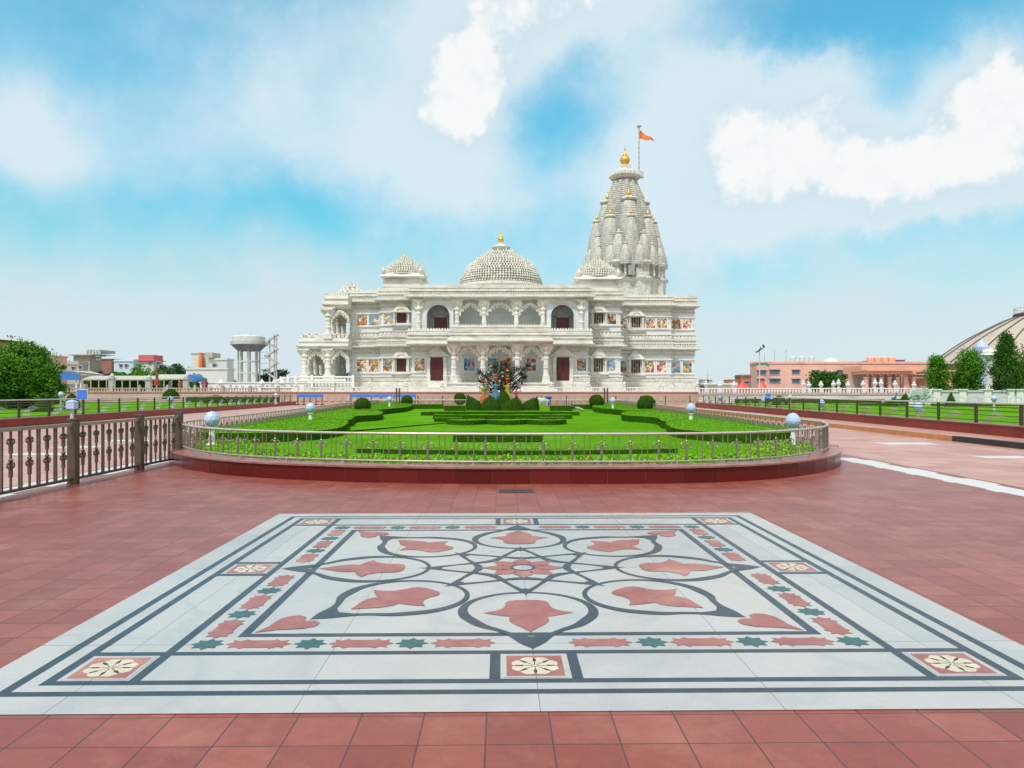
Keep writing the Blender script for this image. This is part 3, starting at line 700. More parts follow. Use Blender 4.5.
sf_=b.build('scroll_baluster','steel_dark')
place(sb,bars,nf); place(sf_,scr,nf)

# ================================================================ OUTER GARDENS
def outer(side,p0,p1,label_w,label_f):
    wh=.50 if side>0 else .36
    # planter wall line from p0 (near) to p1 (far)
    dx,dy=p1[0]-p0[0],p1[1]-p0[1]; l=math.hypot(dx,dy); ux,uy=dx/l,dy/l; nx,ny=(uy,-ux) if side>0 else (-uy,ux)   # outward from centre
    w=thing('planter_wall',label_w,'wall',(p0[0],p0[1],0))
    def P(t,d): return (p0[0]+ux*t+nx*d,p0[1]+uy*t+ny*d)
    b=MB()
    n=int(l/1.2)
    for i in range(n):
        a0=i*l/n; a1=(i+1)*l/n-.01
        b.prism([P(a0,0),P(a1,0),P(a1,.25),P(a0,.25)],0,wh,random.choice((0,0,1)))
    b.build('stone_facing',['redplanter','redplanter2'],w)
    b=MB(); b.prism([P(0,-.03),P(l,-.03),P(l,.5),P(0,.5)],wh+.003,wh+.035); b.build('coping','coping',w)
    f=thing('metal_fence',label_f,'fence',(*P(0,.25),wh+.035)); ang=math.atan2(uy,ux)
    x0,y0=P(0,.25); 
    b=MB(); b.tube([(*P(0,.25),1.19),(*P(l,.25),1.19)],.032,8); b.build('top_rail','steel_rail',f)
    for z in (1.07,.95,.80,.62,.44):
        b=MB(); b.tube([(*P(0,.25),z),(*P(l,.25),z)],.014 if z<.9 else .018,6); b.build('rail','steel_dark',f)
    posts=[(*P(t,.25),ang) for t in np.arange(0,l,2.45)]
    b=MB(); b.box(-.06,-.02,-.03,.03,.335,1.17); b.box(.02,.06,-.03,.03,.335,1.17); s=b.build('post','fencedark'); place(s,posts,f)
    b=MB()
    for k,rr in enumerate((.30,.42,.54,.66)):
        pts=[(-.75+ (1.15)*0+rr*math.cos(PI-t*PI*.5)*1.0+.35,0,.38+rr*math.sin(t*PI*.5)*1.05) for t in [i/12 for i in range(13)]]
        pts=[(-.9+k*.14+.9*(1-math.cos(t*PI/2)),0,.37+.52*math.sin(t*PI/2)*(1-.06*k)) for t in [i/12 for i in range(13)]]
        b.tube(pts,.014,5)
    s=b.build('fan_ornament','steel_rail'); place(s,[(*P(t+1.2,.25),ang if side<0 else ang+PI) for t in np.arange(0,l-2.4,2.45)],f)
    return P,l
PL,lL=outer(-1,(-21.6,27),(-24.8,87),'long low red granite wall along the left side garden','long dark metal fence with fan ornaments beside the left side garden')
PR,lR=outer(1,(15.2,18.5),(17.4,72),'long low red granite wall along the right side garden','long dark metal fence with fan ornaments beside the right side garden')
# left path paving stripe under; side lawns
for P_,l_,nm in ((PL,lL,'L'),(PR,lR,'R')):
    b=MB(); b.prism([P_(0,.45),P_(l_,.45),P_(l_,30),P_(0,30)],-.05,.46 if nm=='R' else .33); structure(b.build('side_lawn','lawn'))
# end return walls
for (P_,l_,sd,lb) in ((PL,lL,-1,'left'),(PR,lR,1,'right')):
    b=MB(); b.prism([P_(l_,-.03),P_(l_+.3,-.03),P_(l_+.3,28),P_(l_,28)],0,.36); tag(center(b.build('end_wall','granite')),f'short red granite wall closing the far end of the {lb} side garden','wall')

def cone_shrub(x,y,r,hh,label,grp='cone and dome topiary in the side gardens',shape='cone',z0=.3,mats=('topiary','topiary_leaf')):
    b=MB()
    if shape=='cone': pr=[(r,z0),(r*.95,z0+hh*.12),(r*.5,z0+hh*.55),(.01,z0+hh)]
    else: pr=[(r*math.cos(i*PI/16),z0+hh*math.sin(i*PI/16)) for i in range(9)]; pr[-1]=(.01,z0+hh)
    b.lathe(0,0,pr,18)
    P=[]
    for _ in range(1500):
        j=random.random()*(len(pr)-1); i=int(j); t=j-i; rr=pr[i][0]*(1-t)+pr[i+1][0]*t; z=pr[i][1]*(1-t)+pr[i+1][1]*t; a=random.random()*2*PI
        P.append((rr*math.cos(a),rr*math.sin(a),z))
    b.leaves(np.array(P)+rng.normal(0,.03,(1500,3)),max(.06,r*.12),1); b.v=[(a+x,c+y,d) for a,c,d in b.v]
    return tag(center(b.build('topiary',list(mats))),label,'topiary',grp)
cone_shrub(X(42,46),46,.62,1.05,'green cone topiary in front of the big tree at far left')
cone_shrub(X(171,80),80,.85,.95,'brownish dome topiary behind the left fence, under the girl statue','x' if 0 else 'cone and dome topiary in the side gardens','dome',z0=.8)
cone_shrub(X(72,52),52,.50,.95,'grey-brown dome topiary beside the blue sign at left','cone and dome topiary in the side gardens','dome',z0=.4)
cone_shrub(X(951,55),55,.42,.95,'small cone topiary in front of the white wall at right',z0=.5)
cone_shrub(X(907,60),60,.48,.75,'low round topiary left of the winged bird sculpture','cone and dome topiary in the side gardens','dome',z0=.6)
cone_shrub(X(779,62),62,.65,.75,'round dark bush behind the right fence below the lamp post','cone and dome topiary in the side gardens','dome',z0=.4)
cone_shrub(X(216,78),78,1.1,.7,'broad dark bush at the far end of the left side garden','cone and dome topiary in the side gardens','dome',z0=.4)
for (px,D,py,r,lab,z0) in ((72,33.6,405,.18,'boxy pale lamp on a stone stub at the left fence by the blue sign',.3),(170.5,62,399.5,.26,'pale globe lamp in the left garden below the dome topiary',.3),(61,48,394.5,.17,'small pale lamp between the big tree and the blue sign',.3),(276,76,395.5,.22,'pale lamp at the far end of the left side garden',.3),
       (821.5,50,403,.22,'pale globe lamp behind the right fence in the middle of the run',.3),(918,33,407,.20,'nearest pale globe lamp behind the right fence',.3),(720,72,397.8,.22,'pale globe lamp at the far end of the right fence',.3),(763.5,60,400.3,.2,'pale globe lamp beneath the blue sign at right',.3),(790,66,397.2,.2,'pale globe lamp right of the round dark bush',.3),(994,42,398.5,.16,'small pale globe lamp before the white wall under the conical trees',.3)):
    globe_lamp(X(px,D),D,z0,Z(py,D),r,lab,'pale lamps in the side gardens','concrete',box=px==72)
# low flower hedges at back of side gardens
for a,b_,D,zt,lab in ((-36,-26,84,.9,'long hedge at the back of the left side garden'),(-50,-38,60,.75,'hedge below the big tree at far left'),(22,44,74,.8,'long hedge at the back of the right side garden'),(27,50,58,.62,'low hedge before the white wall at right')):
    hedge_obj(bandpoly(a,b_,D,1.2),.3,zt,lab,'hedges in the side gardens',25,.16,mat_=('hedge','hedge_leaf'))

# ================================================================ TEMPLE
tm=thing('temple','large carved ivory marble temple with domes and a tall spire on the terrace','temple',(X(500,106),106,1.5))
Zs=[(1.5,2.2,.55,0),(2.2,2.5,.35,1),(2.5,3.0,.22,0),(3.0,3.6,.28,1),(3.6,3.75,.36,0),(3.75,4.1,.05,3),(4.1,4.26,.2,0),(4.26,6.3,.0,3),(6.3,6.48,.22,0),(6.48,7.0,.0,3),(7.0,7.12,.10,2),(7.12,7.75,.04,1),(7.75,7.9,.3,2),
    (7.9,8.0,.75,0),(8.0,8.16,.85,0),(8.16,8.36,.55,2),(8.36,8.75,.3,1),(8.75,8.95,.45,0),(8.95,9.3,.2,1),(9.3,9.42,.4,0),(9.42,10.1,.12,1),(10.1,10.22,.26,0),(10.22,10.9,.06,3),(10.9,11.06,.22,0),(11.06,12.8,0,3),(12.8,12.96,.22,0),
    (12.96,13.5,0,3),(13.5,13.62,.1,2),(13.62,14.2,.03,1),(14.2,14.45,.25,2),(14.45,14.55,.75,0),(14.55,14.75,.9,0),(14.75,14.95,.5,2),(14.95,15.35,.3,1),(15.35,15.5,.5,0),(15.5,15.8,.35,1),(15.8,15.95,.42,0)]  # grey courses at the cornices carry their underside shadow as colour
def teeth(mb,x0,x1,y,z,h_=.36,w=.34,th=.14,axis='x'):
    n=max(1,int((x1-x0)/w)); s=(x1-x0)/n
    for i in range(n):
        a=x0+i*s; q=[(a+.03,z),(a+s-.03,z),(a+s-.03,z+h_*.45),(a+s/2,z+h_),(a+.03,z+h_*.45)]
        if axis=='x': mb.xz(q,y,y+th)
        else:
            vs=[(y,xx,z_) for xx,z_ in q]+[(y+th,xx,z_) for xx,z_ in q]; m_=len(q)
            mb.add(vs,[tuple(reversed(range(m_))),tuple(range(m_,2*m_))]+[(i_,(i_+1)%m_,m_+(i_+1)%m_,m_+i_) for i_ in range(m_)])
bi=[0]
def dentils(mb,x0,x1,y,z0,z1,w=.28,th=.12):
    n=max(1,int((x1-x0)/w)); s=(x1-x0)/n
    for i in range(n): mb.box(x0+i*s+s*.2,x0+i*s+s*.8,y-th,y+.02,z0,z1)
def block(x0,x1,y0,y1,zmin=0,zmax=99,crenel=True):
    bi[0]+=1; e=.004*bi[0]; mb=MB()
    for (a,b_,p,m) in Zs:
        if a<zmin-.01 or b_>zmax+.01: continue
        mb.box(x0-p,x1+p,y0-p,y1+p,a+e*(a>1.6),b_+e,m)
        if abs(a-7.9)<.01 or abs(a-14.45)<.01: pass
    if zmin<7.5<zmax: dentils(mb,x0-.1,x1+.1,y0-.1,7.3,7.72)
    if zmin<8.4<zmax: dentils(mb,x0-.3,x1+.3,y0-.30,8.42,8.68,.34,.1)
    if zmin<9.7<zmax: dentils(mb,x0-.1,x1+.1,y0-.12,9.52,9.98,.5,.07)
    if zmin<14<zmax:
        dentils(mb,x0-.05,x1+.05,y0-.05,13.75,14.15); dentils(mb,x0-.3,x1+.3,y0-.3,15.0,15.3,.34,.1)
    if crenel and zmax>15.9:
        teeth(mb,x0-.35,x1+.35,y0-.38,15.95+e); teeth(mb,y0-.2,min(y1,y0+14),x0-.38,15.95+e,axis='y'); teeth(mb,y0-.2,min(y1,y0+14),x1+.24,15.95+e,axis='y')
    return mb.build('wall',['temple','temple_carved','temple_grey','temple_panel'],tm)
YB=146
xA0,xA1=X(352.3,111),X(381,111); block(xA0,xA1,111,YB)
xB0,xB1=X(380.5,109),X(413,109); block(xB0,xB1,109,YB)
xC0,xC1=X(412,106),X(588,106); block(xC0,xC1,106,YB,0,9.43)
xD0,xD1=X(588,109),X(620.5,109); block(xD0,xD1,109,YB)
xE0,xE1=X(619,115.8),X(671,115.8); block(xE0,xE1,115.8,YB)
xF0,xF1=X(670,117),X(694.5,117); block(xF0,xF1,117,YB)
# upper middle storey
def arch_wall(cpx,x0,x1,y,th,z0,z1):
    cx=X(cpx,y); r=1.6; zs=12.05; mb=MB()
    mb.box(x0,cx-r,y,y+th,z0,z1); mb.box(cx+r,x1,y,y+th,z0,z1)
    pts=[(cx+r*math.cos(a),zs+r*.98*math.sin(a)) for a in [PI*i/16 for i in range(17)]]
    for i in range(16):
        (xa_,za),(xb_,zb)=pts[i],pts[i+1]
        mb.xz([(xa_,za),(xb_,zb),(xb_,z1),(xa_,z1)],y,y+th)
    # jamb moulding
    mo=[(cx+(r+.06)*math.cos(a),y-.04,zs+(r*.98+.06)*math.sin(a)) for a in [PI*i/16 for i in range(17)]]
    mo=[(cx+r+.06,y-.04,z0)]+mo+[(cx-r-.06,y-.04,z0)]; mb.tube(mo,.09,6)
    mb.build('arched_wall','temple_panel',tm)
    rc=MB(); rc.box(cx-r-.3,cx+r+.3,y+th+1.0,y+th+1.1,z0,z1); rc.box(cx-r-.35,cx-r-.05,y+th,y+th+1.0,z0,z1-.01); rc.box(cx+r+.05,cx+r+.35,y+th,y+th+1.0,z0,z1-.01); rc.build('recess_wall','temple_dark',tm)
    d=MB(); yd=y+th+.93; 
    d.box(cx-.95,cx-.78,yd-.08,yd+.06,z0,12.2); d.box(cx+.78+.3,cx+.95+.3,yd-.08,yd+.06,z0,12.2); d.box(cx-.95,cx+1.25,yd-.08,yd+.06,12.0,12.2)
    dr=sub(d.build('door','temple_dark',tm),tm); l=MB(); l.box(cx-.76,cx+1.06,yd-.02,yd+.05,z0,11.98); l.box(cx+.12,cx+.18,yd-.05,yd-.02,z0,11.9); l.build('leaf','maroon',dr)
yU=105.6
arch_wall(438.2,xC0,X(453.5,yU),yU,.9,9.3,14.3); arch_wall(562.5,X(546.5,yU),xC1,yU,.9,9.3,14.3)
mb=MB(); mb.box(X(452,yU),X(547.5,yU),109.4,109.6,9.2,14.3,0)
for z in (10.3,11.1,11.9,12.7): mb.box(X(452,yU),X(547.5,yU),109.34,109.41,z,z+.09,0)
mb.box(X(452.2,yU),X(453.2,yU),yU+.9,109.4,9.2,14.3); mb.box(X(546.8,yU),X(547.8,yU),yU+.9,109.4,9.2,14.3)
mb.build('loggia_wall','temple_panel',tm)
mb=MB(); e=.05
for (a,b_,p,m) in Zs:
    if a>=14.15: mb.box(xC0-p,xC1+p,yU-.1-p,YB,a+e,b_+e,m if m<3 else 0)
dentils(mb,xC0-.3,xC1+.3,yU-.4,15.05,15.3,.34,.1); teeth(mb,xC0-.3,xC1+.3,yU-.45,15.98+e)
mb.build('roof_cornice',['temple','temple_carved','temple_grey'],tm)
# ceiling fill behind loggia
# balcony deck and parapet (sides) and the deeper middle
def parapet(x0,x1,y,nm='parapet'):
    mb=MB(); e=.03
    mb.box(x0,x1,y,y+.25,9.25,9.95); mb.box(x0-.05,x1+.05,y-.08,y+.3,9.25,9.36); mb.box(x0-.05,x1+.05,y-.08,y+.3,9.82,9.95); teeth(mb,x0,x1,y,9.95,.32,.36)
    dentils(mb,x0,x1,y,9.42,9.76,.42,.06)
    return mb.build(nm,['temple'],tm)
mb=MB()
for a,b_,p in ((7.9,8.0,.7),(8.0,8.18,.8),(8.18,8.4,.5),(8.4,8.8,.25),(8.8,8.98,.42),(8.98,9.25,.2)):
    mb.box(xC0-.4-p*.2,X(453,104),104.6-p,106.2,a+.02,b_+.02); mb.box(X(547,104),xC1+.4+p*.2,104.6-p,106.2,a+.02,b_+.02)
xP0,xP1=X(450.5,98.4),X(550,98.4)
for a,b_,p in ((7.75,7.9,.1),(7.9,8.0,.75),(8.0,8.18,.85),(8.18,8.4,.5),(8.4,8.8,.25),(8.8,8.98,.42),(8.98,9.25,.2)):
    mb.box(xP0-p*.6,xP1+p*.6,98.5-p,106.1,a+.03,b_+.03)
dentils(mb,xP0,xP1,98.25,8.45,8.75,.34,.1)
mb.build('balcony_deck',['temple'],tm)
parapet(xC0-.4,X(452,104.4),104.3); parapet(X(548,104.4),xC1+.4,104.3); parapet(xP0,xP1,98.3)
# portico plinth
mb=MB()
for a,b_,p in ((1.5,1.9,.9),(1.9,2.15,.6),(2.15,2.5,.4),(2.5,2.68,.55)): mb.box(xP0-p,xP1+p,98.6-p,106.1,a,b_)
for cpx in (438,562):
    cx=X(cpx,105); 
    for i in range(7): mb.box(cx-1.3,cx+1.3,105.35-2.4+.34*i,105.35-2.4+.34*(i+1)-.002 if i<6 else 105.9,1.5,1.72+.215*i)
mb.build('plinth',['temple'],tm)
def column(x,y,z0,z1,r,parent=None,nm='column'):
    mb=MB(); h_=z1-z0
    mb.box(x-r*1.5,x+r*1.5,y-r*1.5,y+r*1.5,z0,z0+.06*h_); mb.box(x-r*1.3,x+r*1.3,y-r*1.3,y+r*1.3,z0+.06*h_,z0+.16*h_)
    P=[(1.15,.16),(1.25,.18),(1.0,.2),(.95,.34),(1.12,.36),(1.12,.38),(.92,.4),(.88,.58),(1.1,.6),(1.1,.62),(.9,.64),(.95,.70),(1.3,.72),(1.35,.75),(1.0,.78),(1.0,.84),(1.35,.88),(1.55,.92)]
    mb.lathe(x,y,[(r*a,z0+h_*b_) for a,b_ in P],10)
    mb.box(x-r*1.9,x+r*1.9,y-r*1.5,y+r*1.5,z0+.92*h_,z0+.965*h_); mb.box(x-r*2.6,x+r*2.6,y-r*1.3,y+r*1.3,z0+.965*h_,z1)
    for s_ in (-1,1):      # scroll brackets
        mb.xz([(x+s_*r*1.0,z0+.70*h_),(x+s_*r*2.0,z0+.80*h_),(x+s_*r*2.6,z0+.92*h_),(x+s_*r*1.0,z0+.93*h_)],y-r*.45,y+r*.45)
    return mb.build(nm,'temple',parent or tm)
def torana(x0,x1,y,zs,zt,axis='x',r=.2):
    mb=MB(); n=4; pts=[]
    cx=(x0+x1)/2; hw=(x1-x0)/2
    for s_ in (-1,1):
        for k in range(n):
            t0,t1=k/n,(k+1)/n
            for i in range(7):
                t=t0+(t1-t0)*i/6; u=hw*(1-t); z=zs+(zt-zs)*(math.sin(t*PI/2)**.8)
                bump=.30*abs(math.sin(PI*i/6))
                q=(cx+s_*u,z+bump)
                pts.append((s_,q))
    for s_ in (-1,1):
        path=[q for a,q in pts if a==s_]
        mb.tube([(x,y,z) if axis=='x' else (y,x,z) for x,z in path],r,6)
        for k in range(n):
            t=k/n+.0; u=hw*(1-t); z=zs+(zt-zs)*(math.sin(t*PI/2)**.8)-.15 if t>0 else zs-.15
            c=(cx+s_*u*.98,y,z) if axis=='x' else (y,cx+s_*u*.98,z)
            mb.tube([(c[0],c[1],c[2]-.15),(c[0],c[1],c[2]),(c[0],c[1],c[2]+.2)],[.08,.24,.12],6)
    c=(cx,y) if axis=='x' else (y,cx)
    mb.tube([(*c,zt-.1),(*c,zt+.15),(*c,zt+.4)],[.1,.24,.05],6)
    return mb.build('torana_arch','temple_carved',tm)
colsU=[456.9,484.1,516.4,543.1]; colsL=[454.0,482.9,517.3,546.0]
for i,p in enumerate(colsU):
    column(X(p,yU),yU+.1,9.25,14.3,.34)
    if i: torana(X(colsU[i-1],yU)+.4,X(p,yU)-.4,yU+.1,12.3,13.5)
for i,p in enumerate(colsL):
    column(X(p,98.9),98.9,2.68,7.85,.36)
    if i: torana(X(colsL[i-1],98.9)+.4,X(p,98.9)-.4,98.9,5.75,7.0)
for p in (418.8,581.2): column(X(p,yU),yU-.15,9.25,14.3,.32,nm='pilaster')
# paintings
def picture(px0,px1,D,z0,z1,k):
    x0,x1=X(px0,D),X(px1,D); f=MB(); y=D-.03
    for a,b_,c,d in ((x0-.14,x1+.14,z0-.14,z0),(x0-.14,x1+.14,z1,z1+.14),(x0-.14,x0,z0,z1),(x1,x1+.14,z0,z1)): f.box(a,b_,y-.09,y+.04,c,d)
    fr=sub(f.build('painting_frame','white_paint',tm),tm)
    p=MB(); p.box(x0,x1,y-.04,y+.03,z0,z1); p.build('painting',PAINTS[k],fr)
c1=lambda v:290+v/4.267; c2=lambda v:440+v/4.267; c3=lambda v:550+v/4.267
UL=(11.16,12.62); LL=(4.4,6.15)
for a,b_,D,k in ((288,329,111,0),(337,380,111,1),(400,440,109,1)): picture(c1(a),c1(b_),D,*UL,k)
for a,b_,D,k in ((286,327,111,0),(336,378,111,0),(397,435,109,3),(532,575,106,0)): picture(c1(a),c1(b_),D,*LL,k)
for a,b_,k in ((102,148,4),(205,250,1),(257,304,2),(370,410,2)): picture(c2(a),c2(b_),106,*LL,k)
picture(c2(584),c2(623),106,*LL,3)
for a,b_,D,k in ((246,282,109,3),(300,328,115.8,2),(410,448,115.8,2),(457,498,115.8,0),(520,557,117,0),(566,604,117,2)): picture(c3(a),c3(b_),D,*UL,k)
for a,b_,D,k in ((243,279,109,1),(300,326,115.8,3),(405,443,115.8,0),(455,494,115.8,2),(519,556,117,1),(566,604,117,3)): picture(c3(a),c3(b_),D,*LL,k)
def window(px0,px1,D,z0,z1,open_):
    x0,x1=X(px0,D),X(px1,D); cx=(x0+x1)/2; hw=(x1-x0)/2; mb=MB(); y=D
    W=hw+.75
    mb.box(cx-W,cx+W,y-.6,y+.05,z0-.35,z0-.12); mb.box(cx-W+.15,cx+W-.15,y-.5,y+.05,z0-.12,z0-.0); mb.xz([(cx-W+.2,z0-.35),(cx+W-.2,z0-.35),(cx+W*.4,z0-.8),(cx-W*.4,z0-.8)],y-.35,y+.02)
    for s_ in (-1,1):
        xx=cx+s_*(hw+.32); mb.box(xx-.1,xx+.1,y-.5,y-.3,z0,z1+.1); mb.box(xx-.16,xx+.16,y-.55,y-.25,z1-.1,z1+.1); mb.box(cx+s_*(hw+.08)-.08,cx+s_*(hw+.08)+.08,y-.12,y+.03,z0,z1+.05)
    # pointed stepped canopy
    z=z1+.1
    mb.box(cx-W,cx+W,y-.7,y+.05,z,z+.14)
    for i,(w,hh) in enumerate(((W*.9,.27),(W*.74,.27),(W*.55,.27),(W*.36,.27),(W*.18,.3))):
        mb.xz([(cx-w,z+.14+.27*i),(cx+w,z+.14+.27*i),(cx+w*.78,z+.14+.27*i+hh),(cx-w*.78,z+.14+.27*i+hh)],y-.55+.1*i,y+.02)
    mb.lathe(cx,y-.1,[(.12,z+1.2),(.16,z+1.35),(.0,z+1.7)],8)
    arc=[(cx+hw*.9*math.cos(a),y-.60,z+.14+hw*.6*math.sin(a)) for a in [PI*i/10 for i in range(11)]]; mb.tube(arc,.08,5)
    f=sub(mb.build('window','temple',tm),tm)
    p=MB(); 
    if open_:
        p.box(cx-hw,cx+hw,y-.06,y+.02,z0,z1); p.build('pane','darkwood',f)
        q=MB(); 
        for u in (-.55,0,.5): q.box(cx+hw*u-.035,cx+hw*u+.035,y-.11,y-.06,z0,z1)
        q.box(cx-hw,cx+hw,y-.1,y-.062,z0+.05,z0+.1); q.box(cx-hw*.5,cx-hw*.1,y-.1,y-.062,z0+(z1-z0)*.3,z0+(z1-z0)*.36); q.box(cx+hw*.1,cx+hw*.5,y-.1,y-.062,z0+(z1-z0)*.6,z0+(z1-z0)*.66); q.build('mullion','beigewall',f)
    else:
        p.box(cx-hw,cx+hw,y-.06,y+.02,z0,z1); p.box(cx-.02,cx+.02,y-.09,y-.06,z0,z1); p.build('shutter','maroon',f)
window(c1(456),c1(498),109,11.3,12.75,False); window(c1(455),c1(496),109,4.35,6.2,False)
window(c3(188),c3(227),109,11.2,12.7,True); window(c3(187),c3(226),109,4.3,6.2,True)
window(c3(347),c3(386),115.8,11.2,12.85,True); window(c3(346),c3(385),115.8,4.3,6.3,True)
for a,b_,f_ in ((601,653,c1),(498,550,c2)):
    x0,x1=X(f_(a),106),X(f_(b_),106); cx=(x0+x1)/2; hw=(x1-x0)/2; mb=MB(); y=106
    for s_ in (-1,1):
        xx=cx+s_*(hw+.3); mb.box(xx-.22,xx+.22,y-.35,y+.03,2.5,6.4); mb.box(xx-.3,xx+.3,y-.42,y+.02,5.9,6.15)
    mb.box(cx-hw-.05,cx+hw+.05,y-.3,y+.03,6.28,6.45)
    mb.box(cx-hw-.9,cx+hw+.9,y-.6,y+.03,6.45,6.6)
    for i in range(5): w=(hw+.8)*(1-.2*i); mb.xz([(cx-w,6.6+.24*i),(cx+w,6.6+.24*i),(cx+w*.75,6.6+.24*(i+1)),(cx-w*.75,6.6+.24*(i+1))],y-.5+.06*i,y+.03)
    d=sub(mb.build('door','temple',tm),tm); l=MB(); l.box(cx-hw,cx-.015,y-.40,y-.34,3.03,6.27); l.box(cx+.015,cx+hw,y-.40,y-.34,3.03,6.27)
    l.build('leaf','maroon',d)
# marble ornaments: gold spots on loggia columns
# carved dome helper
def carved_dome(cx,cy,z0,r,h_,tiers,n0,nm='dome',sq=False,prof=None):
    mb=MB(); P=[]
    for i in range(25):
        t=i/24; P.append((prof(t) if prof else math.cos(t*PI/2)**.75, t))
    body=[(max(r*.93*a,.02),z0+h_*b_*.96) for a,b_ in P]
    mb.lathe(cx,cy,body,40)
    for k in range(tiers):
        t=k/tiers; a=(prof(t+.02) if prof else math.cos((t+.02)*PI/2)**.75); rr=r*a; n=max(6,int(n0*a)); z=z0+h_*t; hh=h_/tiers
        mb.lathe(cx,cy,[(rr*.97,z),(rr*1.01,z+hh*.12),(rr*.97,z+hh*.24)],40)
        for j in range(n):
            an=2*PI*(j+(k%2)*.5)/n; s=PI*rr/n*.92*random.uniform(.8,1.12); big=(1.5 if j%max(1,n//8)==0 else 1.0)*random.uniform(.8,1.2)
            x,y=cx+rr*.965*math.cos(an),cy+rr*.965*math.sin(an)
            mb.lathe(x,y,[(s*.95,z+.1*hh),(s*1.05,z+.35*hh),(s*.7,z+.7*hh*big),(s*.35,z+.95*hh*big),(s*.42,z+1.05*hh*big),(0,z+1.3*hh*big)],6)
    return mb
def kalash(x,y,z,s,parent,nm='finial'):
    g=MB(); g.lathe(x,y,[(.25*s,z),(.45*s,z+.12*s),(.25*s,z+.25*s),(.5*s,z+.5*s),(.62*s,z+.8*s),(.5*s,z+1.1*s),(.2*s,z+1.3*s),(.3*s,z+1.4*s),(.14*s,z+1.55*s),(.12*s,z+1.9*s),(.0,z+2.6*s)],12)
    return g.build(nm,'gold',parent,True)
# main dome
D0=121; cx=X(501,D0); zb=15.6; rD=X(543,D0)-cx
mb=carved_dome(cx,D0,Z(286,D0),rD,Z(252,D0)-Z(286,D0),14,92,prof=lambda t:float(np.interp(t,[0,.15,.28,.42,.56,.7,.8,.93,1.1],[1,.97,.925,.865,.78,.64,.52,.35,.22]))); 
mb.lathe(cx,D0,[(rD*1.0,15.5),(rD*1.0,Z(286,D0)-.6),(rD*1.06,Z(286,D0)-.5),(rD*1.06,Z(286,D0)-.2),(rD*.98,Z(286,D0))],40)
md=sub(mb.build('dome','temple_carved',tm),tm)
n_=MB(); zt=Z(252.5,D0); n_.lathe(cx,D0,[(1.0,zt-.3),(.75,zt+.1),(.8,zt+.3),(1.35,zt+.45),(1.5,zt+.75),(1.3,zt+1.05),(.6,zt+1.25),(.5,zt+1.5)],24); n_.build('neck_disc','temple_grey',md)
kalash(cx,D0,zt+1.4,.85,md)
kalash(cx,D0-rD*.62,Z(270,D0-5)+.2,.5,md)
# small front aedicule row at dome foot
# kiosks
def kiosk(px,D,px0,px1,ztop_py,zbase_py,blk0,roof_py):
    x0,x1=X(px0,D),X(px1,D); cx=(x0+x1)/2; w=(x1-x0)/2
    mb=MB(); zb=15.7; zs=Z(blk0,D)
    mb.box(cx-w*.88,cx+w*.88,D,D+2*w*.88,zb,zs)
    for z in (zb+.9,zb+1.5,zs-.5): mb.box(cx-w*.92,cx+w*.92,D-.06,D+2*w*.92,z,z+.14)
    dentils(mb,cx-w*.85,cx+w*.85,D,zs-.36,zs-.05)
    mb.box(cx-w*1.0,cx+w*1.0,D-.35,D+2*w,zs,zs+.18)
    cy=D+w*.88
    for i in range(3): mb.lathe(cx,cy,[(w*(1.52-.12*i),zs+.18+.2*i),(w*(1.46-.12*i),zs+.36+.2*i),(w*(1.3-.12*i),zs+.4+.2*i)],4,rot=PI/4)
    k=sub(mb.build('kiosk','temple',tm),tm)
    zt=Z(ztop_py,D); z0=zs+.6
    d=carved_dome(cx,cy,z0,w*1.0,(zt-z0)*.82,8,52,prof=lambda t:float(np.interp(t,[0,.2,.4,.55,.7,.85,1],[1,.97,.88,.70,.48,.24,.03])))
    for sx in (-1,1):
        for sy in (-1,1): d.lathe(cx+sx*w*.9,cy+sy*w*.9,[(.3,z0),(.36,z0+.5),(.15,z0+.8),(.0,z0+1.2)],8)
    d.build('kiosk_dome','temple_carved',k)
    kalash(cx,cy,z0+(zt-z0)*.78,.4,k)
kiosk(403,109.5,381.5,423,250.5,273,278,0)
kiosk(597,109.5,577,620.5,252,277,280.5,0)
# right low roof dome hidden by tower; left portico
mb=MB()
xl0,xl1,xl2=X(302,108.3),X(327,108.3),xA0+.3
for a,b_,p in ((1.5,2.2,.7),(2.2,2.6,.45),(2.6,3.0,.3),(3.0,3.3,.45)): mb.box(xl0-.6-p,xl2-.45,108.3-.6-p,121,a+.01,b_+.01)
mb.build('plinth','temple',tm)
def roofslab(x0,x1,y0,y1,z0,courses,nm,cren=True):
    mb=MB()
    for a,b_,p in courses: mb.box(x0-p,x1,y0-p,y1+p,z0+a,z0+b_)
    if cren:
        a,b_,p=courses[-1]; teeth(mb,x0-p,x1,y0-p,z0+b_); teeth(mb,y0,y1,x0-p,z0+b_,axis='y')
    mb.build(nm,'temple',tm)
LW=((-.25,0,.1),(0,.1,.35),(.1,.22,.42),(.22,.45,.15),(.45,.75,.05),(.75,.9,.18),(.9,1.15,.02))
roofslab(xl0-.3,xl2-.2,108.0,119,7.85,LW,'portico_roof',False)
roofslab(X(325,108.3),xl2-.3,108.3,119,13.75,((-.25,0,.1),(0,.12,.35),(.12,.26,.42),(.26,.55,.15),(.55,.95,.05),(.95,1.1,.2),(1.1,1.5,.02)),'portico_roof')
